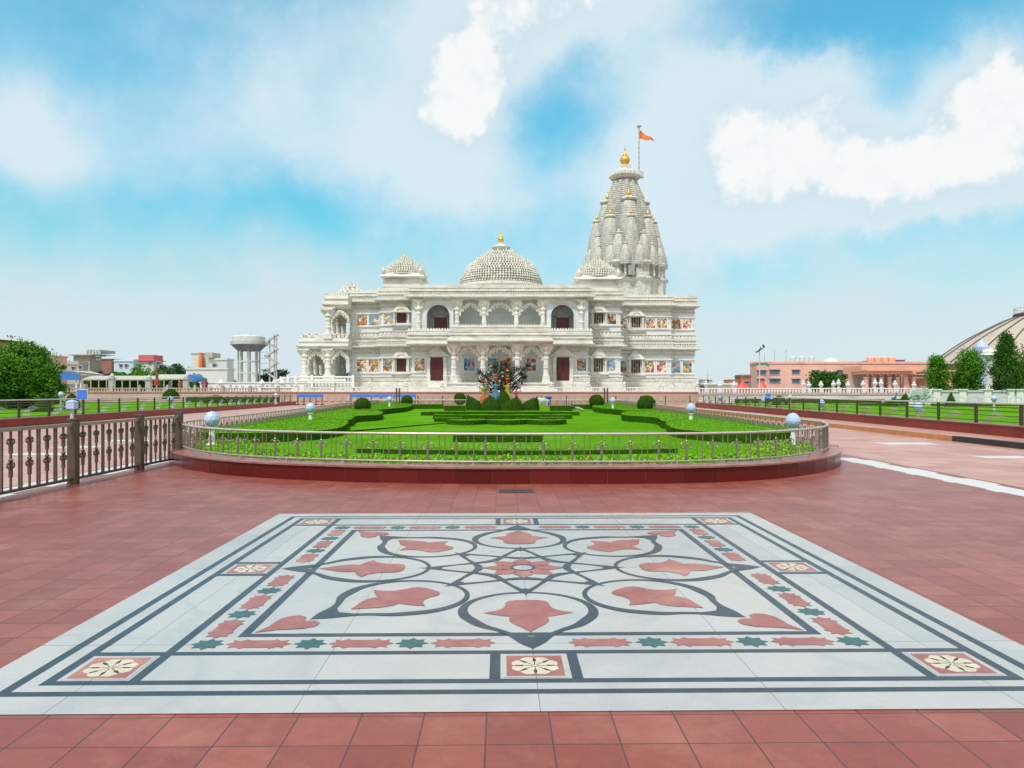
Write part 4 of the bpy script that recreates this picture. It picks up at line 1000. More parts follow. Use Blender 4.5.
# balustrade on lower roof
mb=MB(); zz0=9.35
def balus(mb,x0,x1,y,z0,z1,axis='x',st=1.1):
    n=max(1,round(abs(x1-x0)/st))
    B=(lambda a,b_,c,d:mb.box(a,b_,y-.06,y+.06,c,d)) if axis=='x' else (lambda a,b_,c,d:mb.box(y-.06,y+.06,a,b_,c,d))
    B(x0,x1,z1-.12,z1); B(x0,x1,z0,z0+.1)
    for i in range(n+1):
        xx=x0+(x1-x0)*i/n; B(xx-.1,xx+.1,z0+.1,z1+.12)
    for i in range(n*4):
        xx=x0+(x1-x0)*(i+.5)/(n*4); B(xx-.035,xx+.035,z0+.1,z1-.12)
balus(mb,xl0,X(326,108.3)-.2,108.2,9.01,9.7); balus(mb,108.4,119,xl0,9.012,9.702,'y')
mb.build('roof_balustrade','temple',tm)
mb=MB(); balus(mb,X(331,108.3),xl2-.6,108.3,9.01,9.75); mb.build('balcony_balustrade','temple',tm)
for k in range(4):
    y=108.4+3.3*k
    column(X(328,108.3),y,9.0,13.5,.42); column(X(328,108.3),y,3.3,7.75,.42); 
    column(X(304.5,108.3),y,3.3,7.75,.42)
    if k: 
        torana(y-3.3+.4,y-.4,X(328,108.3),11.6,12.8,'y'); torana(y-3.3+.4,y-.4,X(304.5,108.3),5.9,7.0,'y')
for y in (108.4,115): 
    torana(X(304.5,108.3)+.5,X(328,108.3)-.5,y,5.8,6.95); torana(X(328,108.3)+.5,xl2-.3,y,5.8,6.95); torana(X(328,108.3)+.5,xl2-.3,y,11.6,12.7)
for y in (111.7,115):
    column(X(343,108.3)+.6,y,3.3,7.75,.4); column(X(343,108.3)+.6,y,9.0,13.5,.4)
mb=carved_dome(X(351.5,114),114,15.9,2.0,1.5,4,18,prof=lambda t:max(0,1-t)**.8)
sd=sub(mb.build('dome','temple_carved',tm),tm); kalash(X(351.5,114),114,17.2,.4,sd)
# ---- spire
TD=126.0; TX=X(625.0,TD); PX=TD/F
def zt_(py): return Z(py,TD)
def ratha(n=24,amp=.09):
    def f(a):
        u=(a/(2*PI)*n)%1; k=int(a/(2*PI)*n)%2
        return 1+(amp if u<.55 else -amp*.6)
    return f
def spire_mb(mb,x,y,z0,z1,r0,r1,rings,n=32,pw_=1.7,cap=True,amp=.08,teethn=8):
    P=[]
    for i in range(rings):
        for u,q in ((0,1.0),(.55,1.012),(.62,.95),(.98,.955)):
            t=(i+u)/rings; r=r0+(r1-r0)*t**pw_; P.append((r*q,z0+(z1-z0)*t))
    def fn(a):
        u=(a/(2*PI)*teethn*1.0+.5)%1; d=abs(u-.5)*2
        return 1+amp*(1 if d<.35 else (.2 if d<.7 else -.9))
    mb.lathe(x,y,P,n,fn=fn)
    if cap:
        h_=r1*.9; mb.lathe(x,y,[(r1*.7,z1),(r1*.75,z1+h_*.15),(r1*1.12,z1+h_*.25),(r1*1.25,z1+h_*.5),(r1*1.1,z1+h_*.78),(r1*.6,z1+h_*.9),(r1*.55,z1+h_)],n,fn=lambda a:1+.05*(1 if int(a/(2*PI)*n)%2 else -1))
tw=MB()
spire_mb(tw,TX,TD,zt_(276),zt_(182),5.5,1.9,44,96,1.6,False,.08,12)
spb=sub(tw.build('spire','temple_grey',tm),tm)
am=MB(); z=zt_(183)
am.lathe(TX,TD,[(1.5,z),(1.5,z+.4),(2.3,z+.6),(2.55,z+1.0),(2.4,z+1.5),(1.7,z+1.8),(1.5,z+2.0),(1.1,z+2.2),(.9,z+2.9),(.5,z+3.0)],64,fn=lambda a:1+.035*math.cos(a*32))
am.box(TX+2.0,TX+3.0,TD-.5,TD+.5,z+.9,z+1.9)
am.build('amalaka','temple_grey',spb)
kalash(TX,TD,zt_(167.0),1.4,spb)
def ring(cnt,dist,r0,ztop,z0,a0,gold,rf=.42,rings=10,teethn=4):
    for k in range(cnt):
        a=a0+2*PI*k/cnt; x,y=TX+1.05*dist*math.cos(a),TD+1.05*dist*math.sin(a)
        mb=MB(); spire_mb(mb,x,y,z0,ztop,r0,r0*rf,rings,24,2.7,True,.07,teethn)
        o=sub(mb.build('sub_spire','temple_grey',tm),tm)
        if gold: kalash(x,y,ztop+r0*rf*.9,gold,o)
        else: o2=MB(); o2.lathe(x,y,[(r0*rf*.5,ztop+r0*rf*.8),(r0*rf*.6,ztop+r0*rf*1.2),(0,ztop+r0*rf*2.2)],8); o2.build('stone_finial','temple_grey',o)
A0=-PI/2+.06
ring(4,2.8,2.2,zt_(206),zt_(270),A0,.6,.46,26,8)
ring(4,4.5,1.5,zt_(224),zt_(270),A0,.45,.40,22,8)
ring(4,4.1,1.75,zt_(223),zt_(270),A0+PI/4,.45,.40,22,8)
ring(8,5.0,1.3,zt_(240),zt_(270),A0+PI/8,0,.32,16)
ring(16,5.65,.95,zt_(251),zt_(270),A0+PI/16,0,.3,10)
mb=MB(); fnr=lambda a:1+.06*(1 if int((a+.2)/(2*PI)*16)%2 else -1)
zb_=15.9
mb.lathe(TX,TD,[(6.3,zb_),(6.3,zt_(286)),(6.45,zt_(285)),(6.7,zt_(283.5)),(6.7,zt_(282.5)),(6.2,zt_(281.5)),(5.9,zt_(271)),(6.25,zt_(270)),(6.65,zt_(268.3)),(6.65,zt_(267.3)),(6.2,zt_(266)),(5.2,zt_(263))],64,fn=fnr)
dr=sub(mb.build('spire_drum','temple_grey',tm),tm)
mb=MB()
for k in range(32):
    a=A0+2*PI*k/32; x,y=TX+6.35*math.cos(a),TD+6.35*math.sin(a); mb.lathe(x,y,[(.2,zt_(281.5)),(.28,zt_(279)),(.17,zt_(278)),(.17,zt_(272)),(.34,zt_(270))],8)
mb.build('drum_columns','temple_grey',dr)
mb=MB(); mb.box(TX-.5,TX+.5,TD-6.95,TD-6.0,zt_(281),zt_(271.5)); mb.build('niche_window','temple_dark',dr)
# flag pole
fp=MB(); fx=X(639,TD); fp.tube([(fx,TD,zt_(172)),(fx,TD,zt_(127))],.09,8)
for i in range(8): z=zt_(168-5*i); fp.tube([(fx,TD,z),(fx,TD,z+.25)],.13,8)
fp.lathe(fx,TD,[(.1,zt_(128)),(.35,zt_(127)),(.4,zt_(126)),(.2,zt_(125)),(.1,zt_(124.6))],10)
fpo=sub(fp.build('flag_pole','sheet',tm),tm)
fg=MB(); nn=14; vs=[];fs=[]
for i in range(nn+1):
    t=i/nn; x=fx+.1+t*X(653.5,TD)-t*fx; zu=zt_(129.5)+(zt_(140)-zt_(129.5))*t**.9+.12*math.sin(t*9); zd=zt_(138.5)+(zt_(141.5)-zt_(138.5))*t+.12*math.sin(t*9); yy=TD+.35*math.sin(t*7)
    vs+=[(x,yy,zu),(x,yy,zd),(x,yy+.03,zu),(x,yy+.03,zd)]
for i in range(nn):
    a=4*i; fs+=[(a,a+1,a+5,a+4),(a+2,a+6,a+7,a+3),(a,a+4,a+6,a+2),(a+1,a+3,a+7,a+5)]
fg.add(vs,fs); fg.build('flag','orange',fpo)

# ================================================================ TERRACE, BALUSTRADES
mb=MB(); mb.box(-78,75,95.2,165,-.3,1.5); structure(mb.build('terrace','terrace'))
tw_=thing('terrace_wall','long peach stone retaining wall of the terrace with red top band','wall',(0,94.8,0))
mb=MB(); mb.box(-30.5,25,94.8,95.19,0,1.365); mb.v=[(x,y,z) for x,y,z in mb.v]; w_=mb.build('facing','peach',tw_); 
mb=MB(); mb.box(-78,-30.51,94.8,95.19,0,1.365); mb.box(25.01,75,94.8,95.19,0,1.365); mb.build('plain_facing','beigewall',tw_)
mb=MB(); mb.box(-78,75,94.72,95.3,1.37,1.51); mb.build('top_band','redstrip',tw_)
mb=MB()
for i in range(60): x=-30+i*.93; mb.box(x,x+.45,94.74,94.82,.35,.8)
mb.build('relief_panels','beigewall',tw_)
bl=thing('balustrade','white marble terrace balustrade with urn topped posts before the temple','balustrade',(0,95.5,1.5))
sp=36.4*95.5/F; px0=296.6; xs=[X(px0,95.5)+sp*i for i in range(-1,12)]
for i,x in enumerate(xs):
    mb=MB(); y=95.5; mb.box(x-.2,x+.2,y-.2,y+.2,1.52,2.2); mb.box(x-.26,x+.26,y-.26,y+.26,2.2,2.3); mb.lathe(x,y,[(.1,2.3),(.08,2.36),(.2,2.5),(.22,2.58),(.08,2.7),(.0,2.8)],10); mb.build('post','white_paint',bl)
    if i<len(xs)-1:
        mb=MB(); a,b_=x+.2,xs[i+1]-.2
        mb.box(a,b_,y-.08,y+.08,1.98,2.1); mb.box(a,b_,y-.06,y+.06,1.53,1.62)
        for k in (1,2): q=a+(b_-a)*k/3; mb.box(q-.08,q+.08,y-.07,y+.07,1.62,2.14)
        n=12
        for k in range(n): q=a+(b_-a)*(k+.5)/n; mb.box(q-.05,q+.05,y-.04,y+.04,1.62,1.98)
        mb.build('panel','white_paint',bl)
# white ramp balustrade by left portico
rb=thing('stair_balustrade','white curved stair balustrade rising to the left portico','balustrade',(X(300,103),103,1.5))
path=[(X(262,103),Z(386,103)),(X(270,103),Z(383.5,103)),(X(279,103),Z(379.5,103)),(X(288,103),Z(377.3,103)),(X(300,103),Z(377,103)),(X(326,103),Z(377,103)),(X(353,103),Z(377.2,103))]
mb=MB(); mb.tube([(x,103,z) for x,z in path],.12,6); mb.tube([(x,103,z-.75) for x,z in path],.1,6); mb.build('hand_rail','white_paint',rb)
mb=MB()
pp=catmull(path,8)
for (x,z) in pp[::1]: mb.box(x-.05,x+.05,102.95,103.05,z-1.3,z)
mb.build('balusters','white_paint',rb)
mb=MB()
for (x,z) in pp[::6]:
    mb=MB(); mb.box(x-.16,x+.16,102.85,103.15,z-1.4,z+.3); mb.build('post','white_paint',rb)
st=MB()
for i in range(8): st.box(X(262,104)+i*.55,X(262,104)+(i+1)*.55-.003 if i<7 else X(353,104),103.3,107.3,1.5,1.62+.17*i)
tag(center(st.build('stair','temple')),'broad white marble steps behind the curved balustrade','steps')
# left mural wall
mw=thing('mural_wall','long white painted wall with dark scribbled murals left of the temple','wall',(X(240,98),98,1.5))
mb=MB(); mb.box(X(200,98),X(304,98),98,98.4,1.5,Z(383,98)); mb.box(X(199,98),X(305,98),97.9,98.5,Z(383,98),Z(382,98)); mb.build('wall','white_paint',mw)
mb=MB(); random.seed(3)
for i in range(16):
    x=X(204+i*6.2+random.random()*2,98); z=Z(388,98)+random.random()*.3
    mb.lathe(0,0,[(.01,0)],3) if 0 else None
    mb.xz([(x+.28*math.cos(a)*random.uniform(.5,1),z+.3*math.sin(a)*random.uniform(.5,1)) for a in [2*PI*k/9 for k in range(9)]],97.97,98.01)
mb.build('mural','concrete',mw)
for px in (221,262,282):
    x=X(px,97); mb=MB(); mb.box(x-.25,x+.25,96.8,97.2,1.5,2.6); mb.lathe(x,97,[(.45,2.6),(.4,2.75),(.2,2.85),(.0,3.2)],10); tag(center(mb.build('stone_pillar','white_paint')),{221:'white pillar with a cap standing by the mural wall, left of the water tower',262:'white capped pillar at the foot of the curved stair balustrade',282:'white capped pillar below the curved stair balustrade'}[px],'pillar','capped pillars by the mural wall')
# left terrace parapet (brown)
lb=thing('parapet','brownish stone parapet on the terrace edge behind the left garden','parapet',(X(150,95.5),95.5,1.5))
mb=MB(); xa,xb=X(0,95.5)-12,X(292,95.5); mb.box(xa,xb,95.4,95.6,1.9,2.0); mb.box(xa,xb,95.42,95.58,1.51,1.56); mb.build('rail','beigewall',lb)
mb=MB(); n=140
for i in range(n): x=xa+(xb-xa)*i/n; mb.box(x,x+.18,95.45,95.55,1.56,1.9)
mb.build('balusters','beigewall',lb)
for i in range(14): 
    x=xa+(xb-xa)*(i+.5)/14; mb=MB(); mb.box(x-.18,x+.18,95.3,95.7,1.52,2.15); mb.lathe(x,95.5,[(.12,2.15),(.16,2.25),(0,2.4)],8); mb.build('post','beigewall',lb)

# right wall with urns
rw=thing('parapet','grey stone parapet carrying a row of white urns behind the right garden','parapet',(X(800,93),93,0))
xa,xb=X(699,93),X(940,93)
mb=MB(); mb.box(xa,xb,93,93.4,0,1.15); mb.build('wall','palewall',rw); mb=MB(); mb.box(xa-.1,xb,92.9,93.5,1.155,1.38); mb.build('coping','beigewall',rw)
mb=MB(); n=80
for i in range(n): x=xa+(xb-xa)*i/n; mb.box(x+.05,x+.17,93.12,93.28,1.385,1.85)
mb.box(xa,xb,93.08,93.32,1.86,1.98); mb.build('balusters','white_paint',rw)
up=MB(); up.box(-.24,.24,-.24,.24,1.4,1.95); up.lathe(0,0,[(.16,1.95),(.09,2.08),(.27,2.3),(.31,2.45),(.14,2.62),(.2,2.7),(.09,2.8),(.0,2.98)],12)
base_m=up.build('urn','temple_panel')
urn_px=[706,720,734,803.5,809,821,833.5,838.5,848,863,875,881,895,914]
URN=['leftmost white stone urn on the right parapet, close to the temple corner','second white stone urn from the temple corner','white stone urn left of the two red canopies','white stone urn under the left edge of the round tree','white stone urn standing below the round tree, left half','white urn under the middle of the round tree','white urn under the right half of the round tree','tall white urn at the right edge of the round tree','white urn just right of the round tree','white urn left of the pink arcade','tall white urn before the first arch of the pink arcade','white urn before the second arch of the pink arcade','white urn before the right arches of the pink arcade','rightmost white stone urn on the right parapet']
for i,px in enumerate(urn_px):
    o=base_m if i==0 else base_m.copy()
    if i: COL.objects.link(o)
    o.location=(X(px,93.2),93.2,0.0); o.scale=(1,1,1.12 if px in (838.5,881,875) else (1,.9,.95)[i%3]); o.location.z=1.4*(1-o.scale[2])
    tag(o,URN[i],'urn','white urns on the right parapet')
# white wall at right with pillars
rw2=thing('garden_wall','white marble garden wall with square piers below the conical trees','wall',(X(980,63),63,0))
mb=MB(); D=63; mb.box(X(915,D),X(1090,D),D,D+.3,0,Z(393,D)+.1); mb.box(X(915,D),X(1090,D),D-.08,D+.38,Z(393,D)+.1,Z(393,D)+.22); mb.build('wall','lavender',rw2)
for px in (936,962,987,1010,1019,1050): 
    x=X(px,D); mb=MB(); mb.box(x-.28,x+.28,D-.15,D+.45,0,Z(390,D)); mb.box(x-.38,x+.38,D-.25,D+.55,Z(390,D),Z(389,D)); mb.build('pier','white_paint',rw2)
mb=MB()
for i in range(9):
    x=X(930+i*14,D-1)
    mb.tube([(x-.45,D-1.2,.3),(x-.45,D-1.2,1.0),(x,D-1.2,1.15),(x+.45,D-1.2,1.0),(x+.45,D-1.2,.3)],.03,5)
tag(center(mb.build('hoop_fence','steel_rail')),'low hooped metal fence in front of the white garden wall','fence')

# ================================================================ TREES
def tree(x,y,z0,h_,rx,rz,label,leafm='leaf',group=None,nc=55,per=110,ls=.16,shape='round',trunk_h=.35,name='tree',cat='tree',seed=0,ry=None):
    rg=np.random.default_rng(seed+11); rr=random.Random(seed+5); t=thing(name,label,cat,(x,y,z0),group)
    ry=ry or rx; cz=z0+h_-rz; tb=MB(); tr=max(.05,h_*.028)
    tb.tube([(x,y,z0),(x+.03*h_,y,z0+h_*.25),(x-.02*h_,y,z0+h_*.5),(x,y,z0+h_*.8)],[tr*1.3,tr,tr*.75,tr*.25],8)
    cents=[]
    for i in range(nc):
        if shape=='cone':
            u=rr.random()**1.15; zc_=z0+h_*.08+u*(h_*.9); prof_=min(1,(1-u)*1.5+.04)*(.75+.35*rr.random()); a=rr.random()*2*PI; q=math.sqrt(rr.random())*.85
            cents.append((x+rx*prof_*q*math.cos(a),y+ry*prof_*q*math.sin(a),zc_))
        elif shape=='column':
            u=rr.random(); zc_=z0+h_*.07+u*(h_*.84); prof_=(1-.55*max(0,u-.7)/.3); a=rr.random()*2*PI; q=math.sqrt(rr.random())*.8
            cents.append((x+rx*prof_*q*math.cos(a),y+ry*prof_*q*math.sin(a),zc_))
        else:
            v=rg.normal(size=3); v/=np.linalg.norm(v); q=rr.random()**.4*.85*(1.28 if rr.random()<.14 else 1)
            cents.append((x+v[0]*rx*q,y+v[1]*ry*q,cz+v[2]*rz*q))
    for c in cents[::max(1,nc//14)]:
        b0=(x,y,z0+h_*(.2+.3*rr.random())); m_=((b0[0]+c[0])/2,(b0[1]+c[1])/2,(b0[2]+c[2])/2-.03*h_); tb.tube([b0,m_,c],[tr*.5,tr*.3,tr*.08],5)
    tb.build('trunk','bark',t)
    cb=MB(); cr=(rx+rz)/2*(.30 if shape=='round' else .26)
    if shape!='round': cr=rx*.42
    for c in cents:
        k=per; v=rg.normal(size=(k,3)); v/=np.linalg.norm(v,axis=1)[:,None]; q=rg.random((k,1))**.5; s=np.array([1,1,.8 if shape=='round' else 1.3])*cr*(.6+.7*rr.random())
        P=np.array(c)+v*q*s; P=P[P[:,2]>z0+.02]
        if len(P): cb.leaves(P,ls,0,up=.2,aspect=.6)
    cb.build('crown',leafm,t); return t
tree(X(25,55),55,.3,5.1,1.95,2.6,'dense bright green round tree behind the left fence','leaf',None,120,170,.17,seed=1,ry=2)
tree(X(-12,52),52,.3,4.9,2.3,2.5,'big green tree cut by the left edge of the picture','leaf',None,110,150,.17,seed=2,ry=2)
tree(X(10,57),57,.3,5.0,2.0,2.4,'dark green tree filling the gap behind the two left trees','leaf_dark',None,90,130,.18,seed=9)
tree(X(47,53),53,.3,3.7,1.1,1.9,'smaller green tree at the right end of the left clump','leaf',None,60,130,.15,seed=4)
RT='conical trees by the white garden wall'
tree(X(937.5,66),66,1.2,Z(355.5,66)-1.2,.98,1.6,'leftmost narrow conical tree above the white garden wall','leaf',RT,110,90,.15,'column',seed=21)
tree(X(969,66),66,1.2,Z(350,66)-1.2,1.35,1.6,'broad conical tree left of the white kiosk column','leaf',RT,130,100,.15,'column',seed=22)
tree(X(1006,64),64,1.2,Z(336.5,64)-1.2,1.40,2.2,'tallest pointed conical tree right of the white kiosk column','leaf_dark',RT,170,100,.15,'cone',seed=23)
tree(X(1031,65),65,1.2,Z(347,65)-1.2,1.45,1.6,'conical tree cut by the right edge of the picture','leaf',RT,130,90,.15,'column',seed=24)
tree(X(827,104),104,1.5,Z(368.5,104)-1.5,3.0,1.9,'round tree in front of the pink building','leaf_dark',None,70,90,.3,seed=31)
tree(X(943,70),70,.8,1.9,.9,.9,'small shrub at the foot of the leftmost conical tree','leaf_dark',None,25,90,.13,seed=33,name='shrub',cat='shrub')
FT='trees beyond the left canopies'
for i,(px,py,rx_,D,lm,lab) in enumerate(((150,366.5,3.6,135,'leaf','bright green tree below the pale blue building'),(135,366,3.2,138,'leaf','light green tree left of the bright one, below the pale blue building'),(168,362,4.2,145,'leaf_far','tall dark green tree below the red roof'),(185,366,3.2,150,'leaf_far_dark','dark tree left of the orange shrine'),(118,371,3.4,140,'leaf_far_dark','dark low tree left of the light green trees'),(105,372,2.8,142,'leaf_far_dark','dark low tree right of the beige house'),
       (76,360,2.2,165,'leaf_far','small tree on the roofline between the pink and the beige house'),(218,374.5,2.8,125,'leaf_far_dark','dark low tree in front of the pale grey house'),(197,374,1.6,112,'leaf','small bright tree right of the rounded blue awning'),(279,367,3.4,170,'leaf_far_dark','dark tree just right of the water tower'),(294,374,3.5,175,'leaf_far_dark','dark low tree left of the portico'),(316,372,3.2,175,'leaf_far_dark','dark tree seen through the left portico columns'),(266,371,2.6,160,'leaf_far_dark','dark tree behind the water tower stair'),(342,372,3.5,170,'leaf_far_dark','dark tree seen between the inner portico columns'))):
    h_=Z(py,D)-.5; tree(X(px,D),D,.5,h_,rx_,min(h_*.42,rx_*.8),lab,lm,FT,34,70,.42,seed=40+i)

# ================================================================ BACKGROUND BUILDINGS
def house(px0,px1,pyt,D,depth,wallm,label,wins=(),roof=None,extra=None,z0=0,name='house',cat='house',winm='glass',par=.35,overh=.15):
    x0,x1=X(px0,D),X(px1,D); zt=Z(pyt,D)
    if px1<512: x1=X(px1,D+depth); x0=min(x0,x1-3)
    else: x0=X(px0,D+depth)
    t=thing(name,label,cat,((x0+x1)/2,D,z0))
    mb=MB(); mb.box(x0,x1,D,D+depth,z0,zt); mb.build('wall',wallm,t)
    mb=MB(); mb.box(x0-overh,x1+overh,D-overh,D+depth+overh,zt+.003,zt+.18); 
    if par: 
        mb.box(x0,x1,D,D+.2,zt+.185,zt+par); mb.box(x0,x0+.2,D+.21,D+depth,zt+.185,zt+par); mb.box(x1-.2,x1,D+.21,D+depth,zt+.185,zt+par)
    mb.build('roof',roof or wallm,t)
    for (a,b_,c,d) in wins:
        xa,xb,za,zb=X(a,D),X(b_,D),Z(d,D),Z(c,D)
        f=MB(); e=.09
        for p in ((xa-e,xb+e,za-e,za),(xa-e,xb+e,zb,zb+e),(xa-e,xa,za,zb),(xb,xb+e,za,zb)): f.box(p[0],p[1],D-.1,D+.02,p[2],p[3])
        n=max(1,int((xb-xa)/1.2))
        for k in range(1,n): q=xa+(xb-xa)*k/n; f.box(q-.05,q+.05,D-.08,D+.02,za,zb)
        f.box(xa-.2,xb+.2,D-.3,D-.101,zb+.1,zb+.2)
        fo_=sub(f.build('window','concrete',t),t); g_=MB(); g_.box(xa,xb,D-.04,D+.02,za,zb); g_.build('pane',winm,fo_)
    return t
house(-90,25.5,337,75,11,'orangewall','reddish house with a dark sloping roof edge behind the left trees',roof='darkroof',par=0,overh=.5)
house(40,67,356,100,5,'pinkwall','tall pink plaster house right of the big trees',(),par=0)
t=house(67,88,364.5,135,3,'beigewall','low weathered beige house with two dark windows',((72,75,367,370.5),(79,82,366,369)),par=.6)
t=house(85,101.5,355.5,140,4,'beigewall','taller beige house with a rooftop tank room',((97,99.5,357,359.5),),par=0,overh=.6)
o=t; x0,x1=X(86,140),X(98.5,140); off=None
mb=MB(); mb.box(x0,x1,140.4,146,Z(355.5,140)+.2,Z(354,140)); 
for k in range(5): q=x0+(x1-x0)*k/4; mb.box(q-.15,q+.15,140.2,140.5,Z(355.5,140)+.2,Z(350,140))
mb.box(x0,x1,140.35,146,Z(352.3,140),Z(349.5,140)); mb.build('tank_room','concrete',t)
house(109,121,359.5,165,4,'brick','narrow brown brick house behind the pale blue building',(),par=0)
t=house(114,145,361.5,155,5,'bluewall','pale blue flat roofed building with two square windows',((119.8,122,364.8,367.5),(125.3,127.5,364.8,367.5)),par=.4)
mb=MB(); mb.box(X(126,156),X(141,156),157,162,Z(361.5,156)+.2,Z(359.4,156)); mb.box(X(126,156),X(142,156),156.5,163,Z(359.3,156),Z(358.7,156)); mb.build('roof_room','white_paint',t)
mb=MB(); mb.box(X(139,156),X(146,156),157,162,Z(361.5,156)+.2,Z(357.8,156)); mb.box(X(138.5,156),X(143.5,156),156,162.5,Z(357.7,156),Z(357.1,156)); mb.build('water_tank','bluewall',t)
house(146,163,361,150,4,'palewall','small house under a bright red sheet roof',((149,151,362.5,364.5),(157,160,362.5,364.5)),roof='redroof',par=1.2,overh=.4)
t=house(202,216,353.5,128,3,'palewall','upper grey house block beside the orange shrine',(),par=0)
t=house(186,234,369.5,122,3,'palewall','wide pale grey house in front of the water tower',(),par=.3)
t=house(209,233.5,360,126,3,'palewall','pale grey two storey house with one dark window',((213,216,364.2,367),),par=.3)
mb=MB(); mb.box(X(209,127),X(216,127),125.5,129,Z(360,126)+.36,Z(353,127)); mb.build('roof_room','beigewall',t)
# orange shrine tower
mb=MB(); sx=X(200.8,127.5); mb.box(sx-.45,sx+.45,127.1,128,0,Z(368,127.5)); spire_mb(mb,sx,127.5,Z(368,127.5),Z(353.8,127.5),.42,.26,12,24,3.0,True,.06,8)
tag(center(mb.build('shrine_spire','orange')),'narrow orange shrine spire left of the pale grey houses','shrine')
# water tower
wt=thing('water_tower','round grey concrete water tower on tall legs','water tower',(X(250.5,150),150,0)); WX=X(249,150); zz1=lambda p:Z(p,150)
mb=MB(); mb.lathe(WX,150,[(3.1,zz1(344.7)),(3.1,zz1(337)),(2.9,zz1(336)),(1.2,zz1(335.2)),(.5,zz1(335)),(.5,zz1(334)),(0,zz1(333.8))],32); 
mb.v=[(WX+(x-WX)*1.0,y,z) for x,y,z in mb.v]; mb.build('tank','towerpaint',wt)
mb=MB(); mb.lathe(WX,150,[(1.95,zz1(351.2)),(2.2,zz1(350.8)),(3.25,zz1(345.6)),(3.5,zz1(345.3)),(3.5,zz1(344.9)),(3.12,zz1(344.8))],32); mb.build('bowl','tankdark',wt)
mb=MB(); 
for z in (zz1(341.5),): mb.tube([(WX+3.45*math.cos(2*PI*i/24),150+3.45*math.sin(2*PI*i/24),zz1(342.3)) for i in range(24)],.05,5,0,True)
for i in range(24): a=2*PI*i/24; mb.tube([(WX+3.45*math.cos(a),150+3.45*math.sin(a),zz1(344.9)),(WX+3.45*math.cos(a),150+3.45*math.sin(a),zz1(342.3))],.04,4)
mb.build('gallery_railing','concrete',wt)
for k in range(8):
    a=2*PI*(k+.3)/8; mb=MB(); mb.tube([(WX+2.0*math.cos(a),150+2.0*math.sin(a),0),(WX+2.0*math.cos(a),150+2.0*math.sin(a),zz1(350.9))],.15,6); mb.build('leg','sheet',wt)
for p in (361.5,373):
    mb=MB(); mb.tube([(WX+2.0*math.cos(2*PI*(k+.3)/8),150+2.0*math.sin(2*PI*(k+.3)/8),zz1(p)) for k in range(8)],.17,4,0,True); mb.build('ring_beam','towerpaint',wt)
mb=MB(); sx=X(271.5,150); 
for s_ in (-.35,.6,1.0): mb.tube([(sx+s_,150,0),(sx+s_,150,zz1(337.5))],.15,5)
pr=0
for i,p in enumerate((378,369,362,355,348,341)):
    s_=1 if i%2 else -1; z0_,z1_=zz1(p),zz1(p-6.5)
    mb.add([(sx-.9*s_,149.6,z0_),(sx-.9*s_,150.4,z0_),(sx+.9*s_,150.4,z1_),(sx+.9*s_,149.6,z1_),(sx-.9*s_,149.6,z0_-.35),(sx-.9*s_,150.4,z0_-.35),(sx+.9*s_,150.4,z1_-.35),(sx+.9*s_,149.6,z1_-.35)],[(0,1,2,3),(7,6,5,4),(0,3,7,4),(1,5,6,2),(0,4,5,1),(3,2,6,7)])
    mb.box(sx+.9*s_-.4,sx+.9*s_+.4,149.5,150.5,z1_-.3,z1_)
mb.box(WX+3.2,sx+.4,149.8,150.2,zz1(345.2),zz1(344.6)); 
for p in (352,358.5,363.5): mb.tube([(WX+2,150,zz1(p)),(sx,150,zz1(p))],.05,4)
mb.build('stair_tower','concrete',wt)
# canopies left
def canopy(px0,px1,pyr,pye,D,label,ends=None,n=8,sheet='sheet'):
    x0,x1=X(px0,D),X(px1,D); t=thing('canopy',label,'canopy',((x0+x1)/2,D,1.5),'sheet roofed canopies left of the temple'); zr,ze=Z(pyr,D),Z(pye,D)
    mb=MB(); d=5
    mb.add([(x0,D,ze),(x1,D,ze),(x1,D+d/2,zr),(x0,D+d/2,zr),(x1,D+d,ze),(x0,D+d,ze),(x0,D,ze-.15),(x1,D,ze-.15),(x1,D+d,ze-.15),(x0,D+d,ze-.15)],[(0,1,2,3),(3,2,4,5),(6,7,1,0),(1,7,8,4,2),(0,3,5,9,6)]); mb.build('roof',sheet,t)
    for i in range(n+1):
        for yy in (D+.1,D+d-.1):
            x=x0+.1+(x1-x0-.2)*i/n; p=MB(); p.tube([(x,yy,1.5),(x,yy,ze-.1)],.07,6); p.build('post','concrete',t)
    return t
canopy(82,146,375.4,379,104,'long cream roofed canopy behind the left garden')
t=canopy(148,187,374,378.6,102,'shorter cream roofed canopy with a rounded blue end awning',n=5)
mb=MB(); D=101.8; cxx=X(190,D); mb.xz([(cxx+X(518,D)*1.0*math.cos(a),Z(381.5,D)+Z(384,D)*0+ .95*math.sin(a)) for a in [PI*i/12 for i in range(13)]],D,D+3); mb.build('end_awning','bluedeep',t)
t=thing('market_stall','market stall under a wide blue sheet awning at left','stall',(X(68,92),97,1.5)); D=97
mb=MB(); mb.xz([(X(57,D),Z(380,D)),(X(80,D),Z(380,D)),(X(80,D),Z(374.5,D)),(X(72,D),Z(371.2,D)),(X(57,D),Z(370.8,D))],D,D+.15); mb.build('awning_front','bluedeep',t)
mb=MB(); mb.add([(X(57,D),D+.15,Z(370.8,D)),(X(72,D),D+.15,Z(371.2,D)),(X(84,D),D+5,Z(374,D)),(X(68,D),D+5,Z(370,D))],[(0,1,2,3)]); mb.v+=[]; mb.box(X(72,D),X(86,D),D+.2,D+4,Z(375,D),Z(374,D)); mb.build('roof','sheet',t)
for px in (60,75,79.5): mb=MB(); mb.tube([(X(px,D),D+.3,1.5),(X(px,D),D+.3,Z(379.9,D))],.1,6); mb.build('post','white_paint',t)
mb=MB(); mb.box(X(60,D),X(79,D),D+1,D+2,1.5,2.5); mb.build('counter','concrete',t)
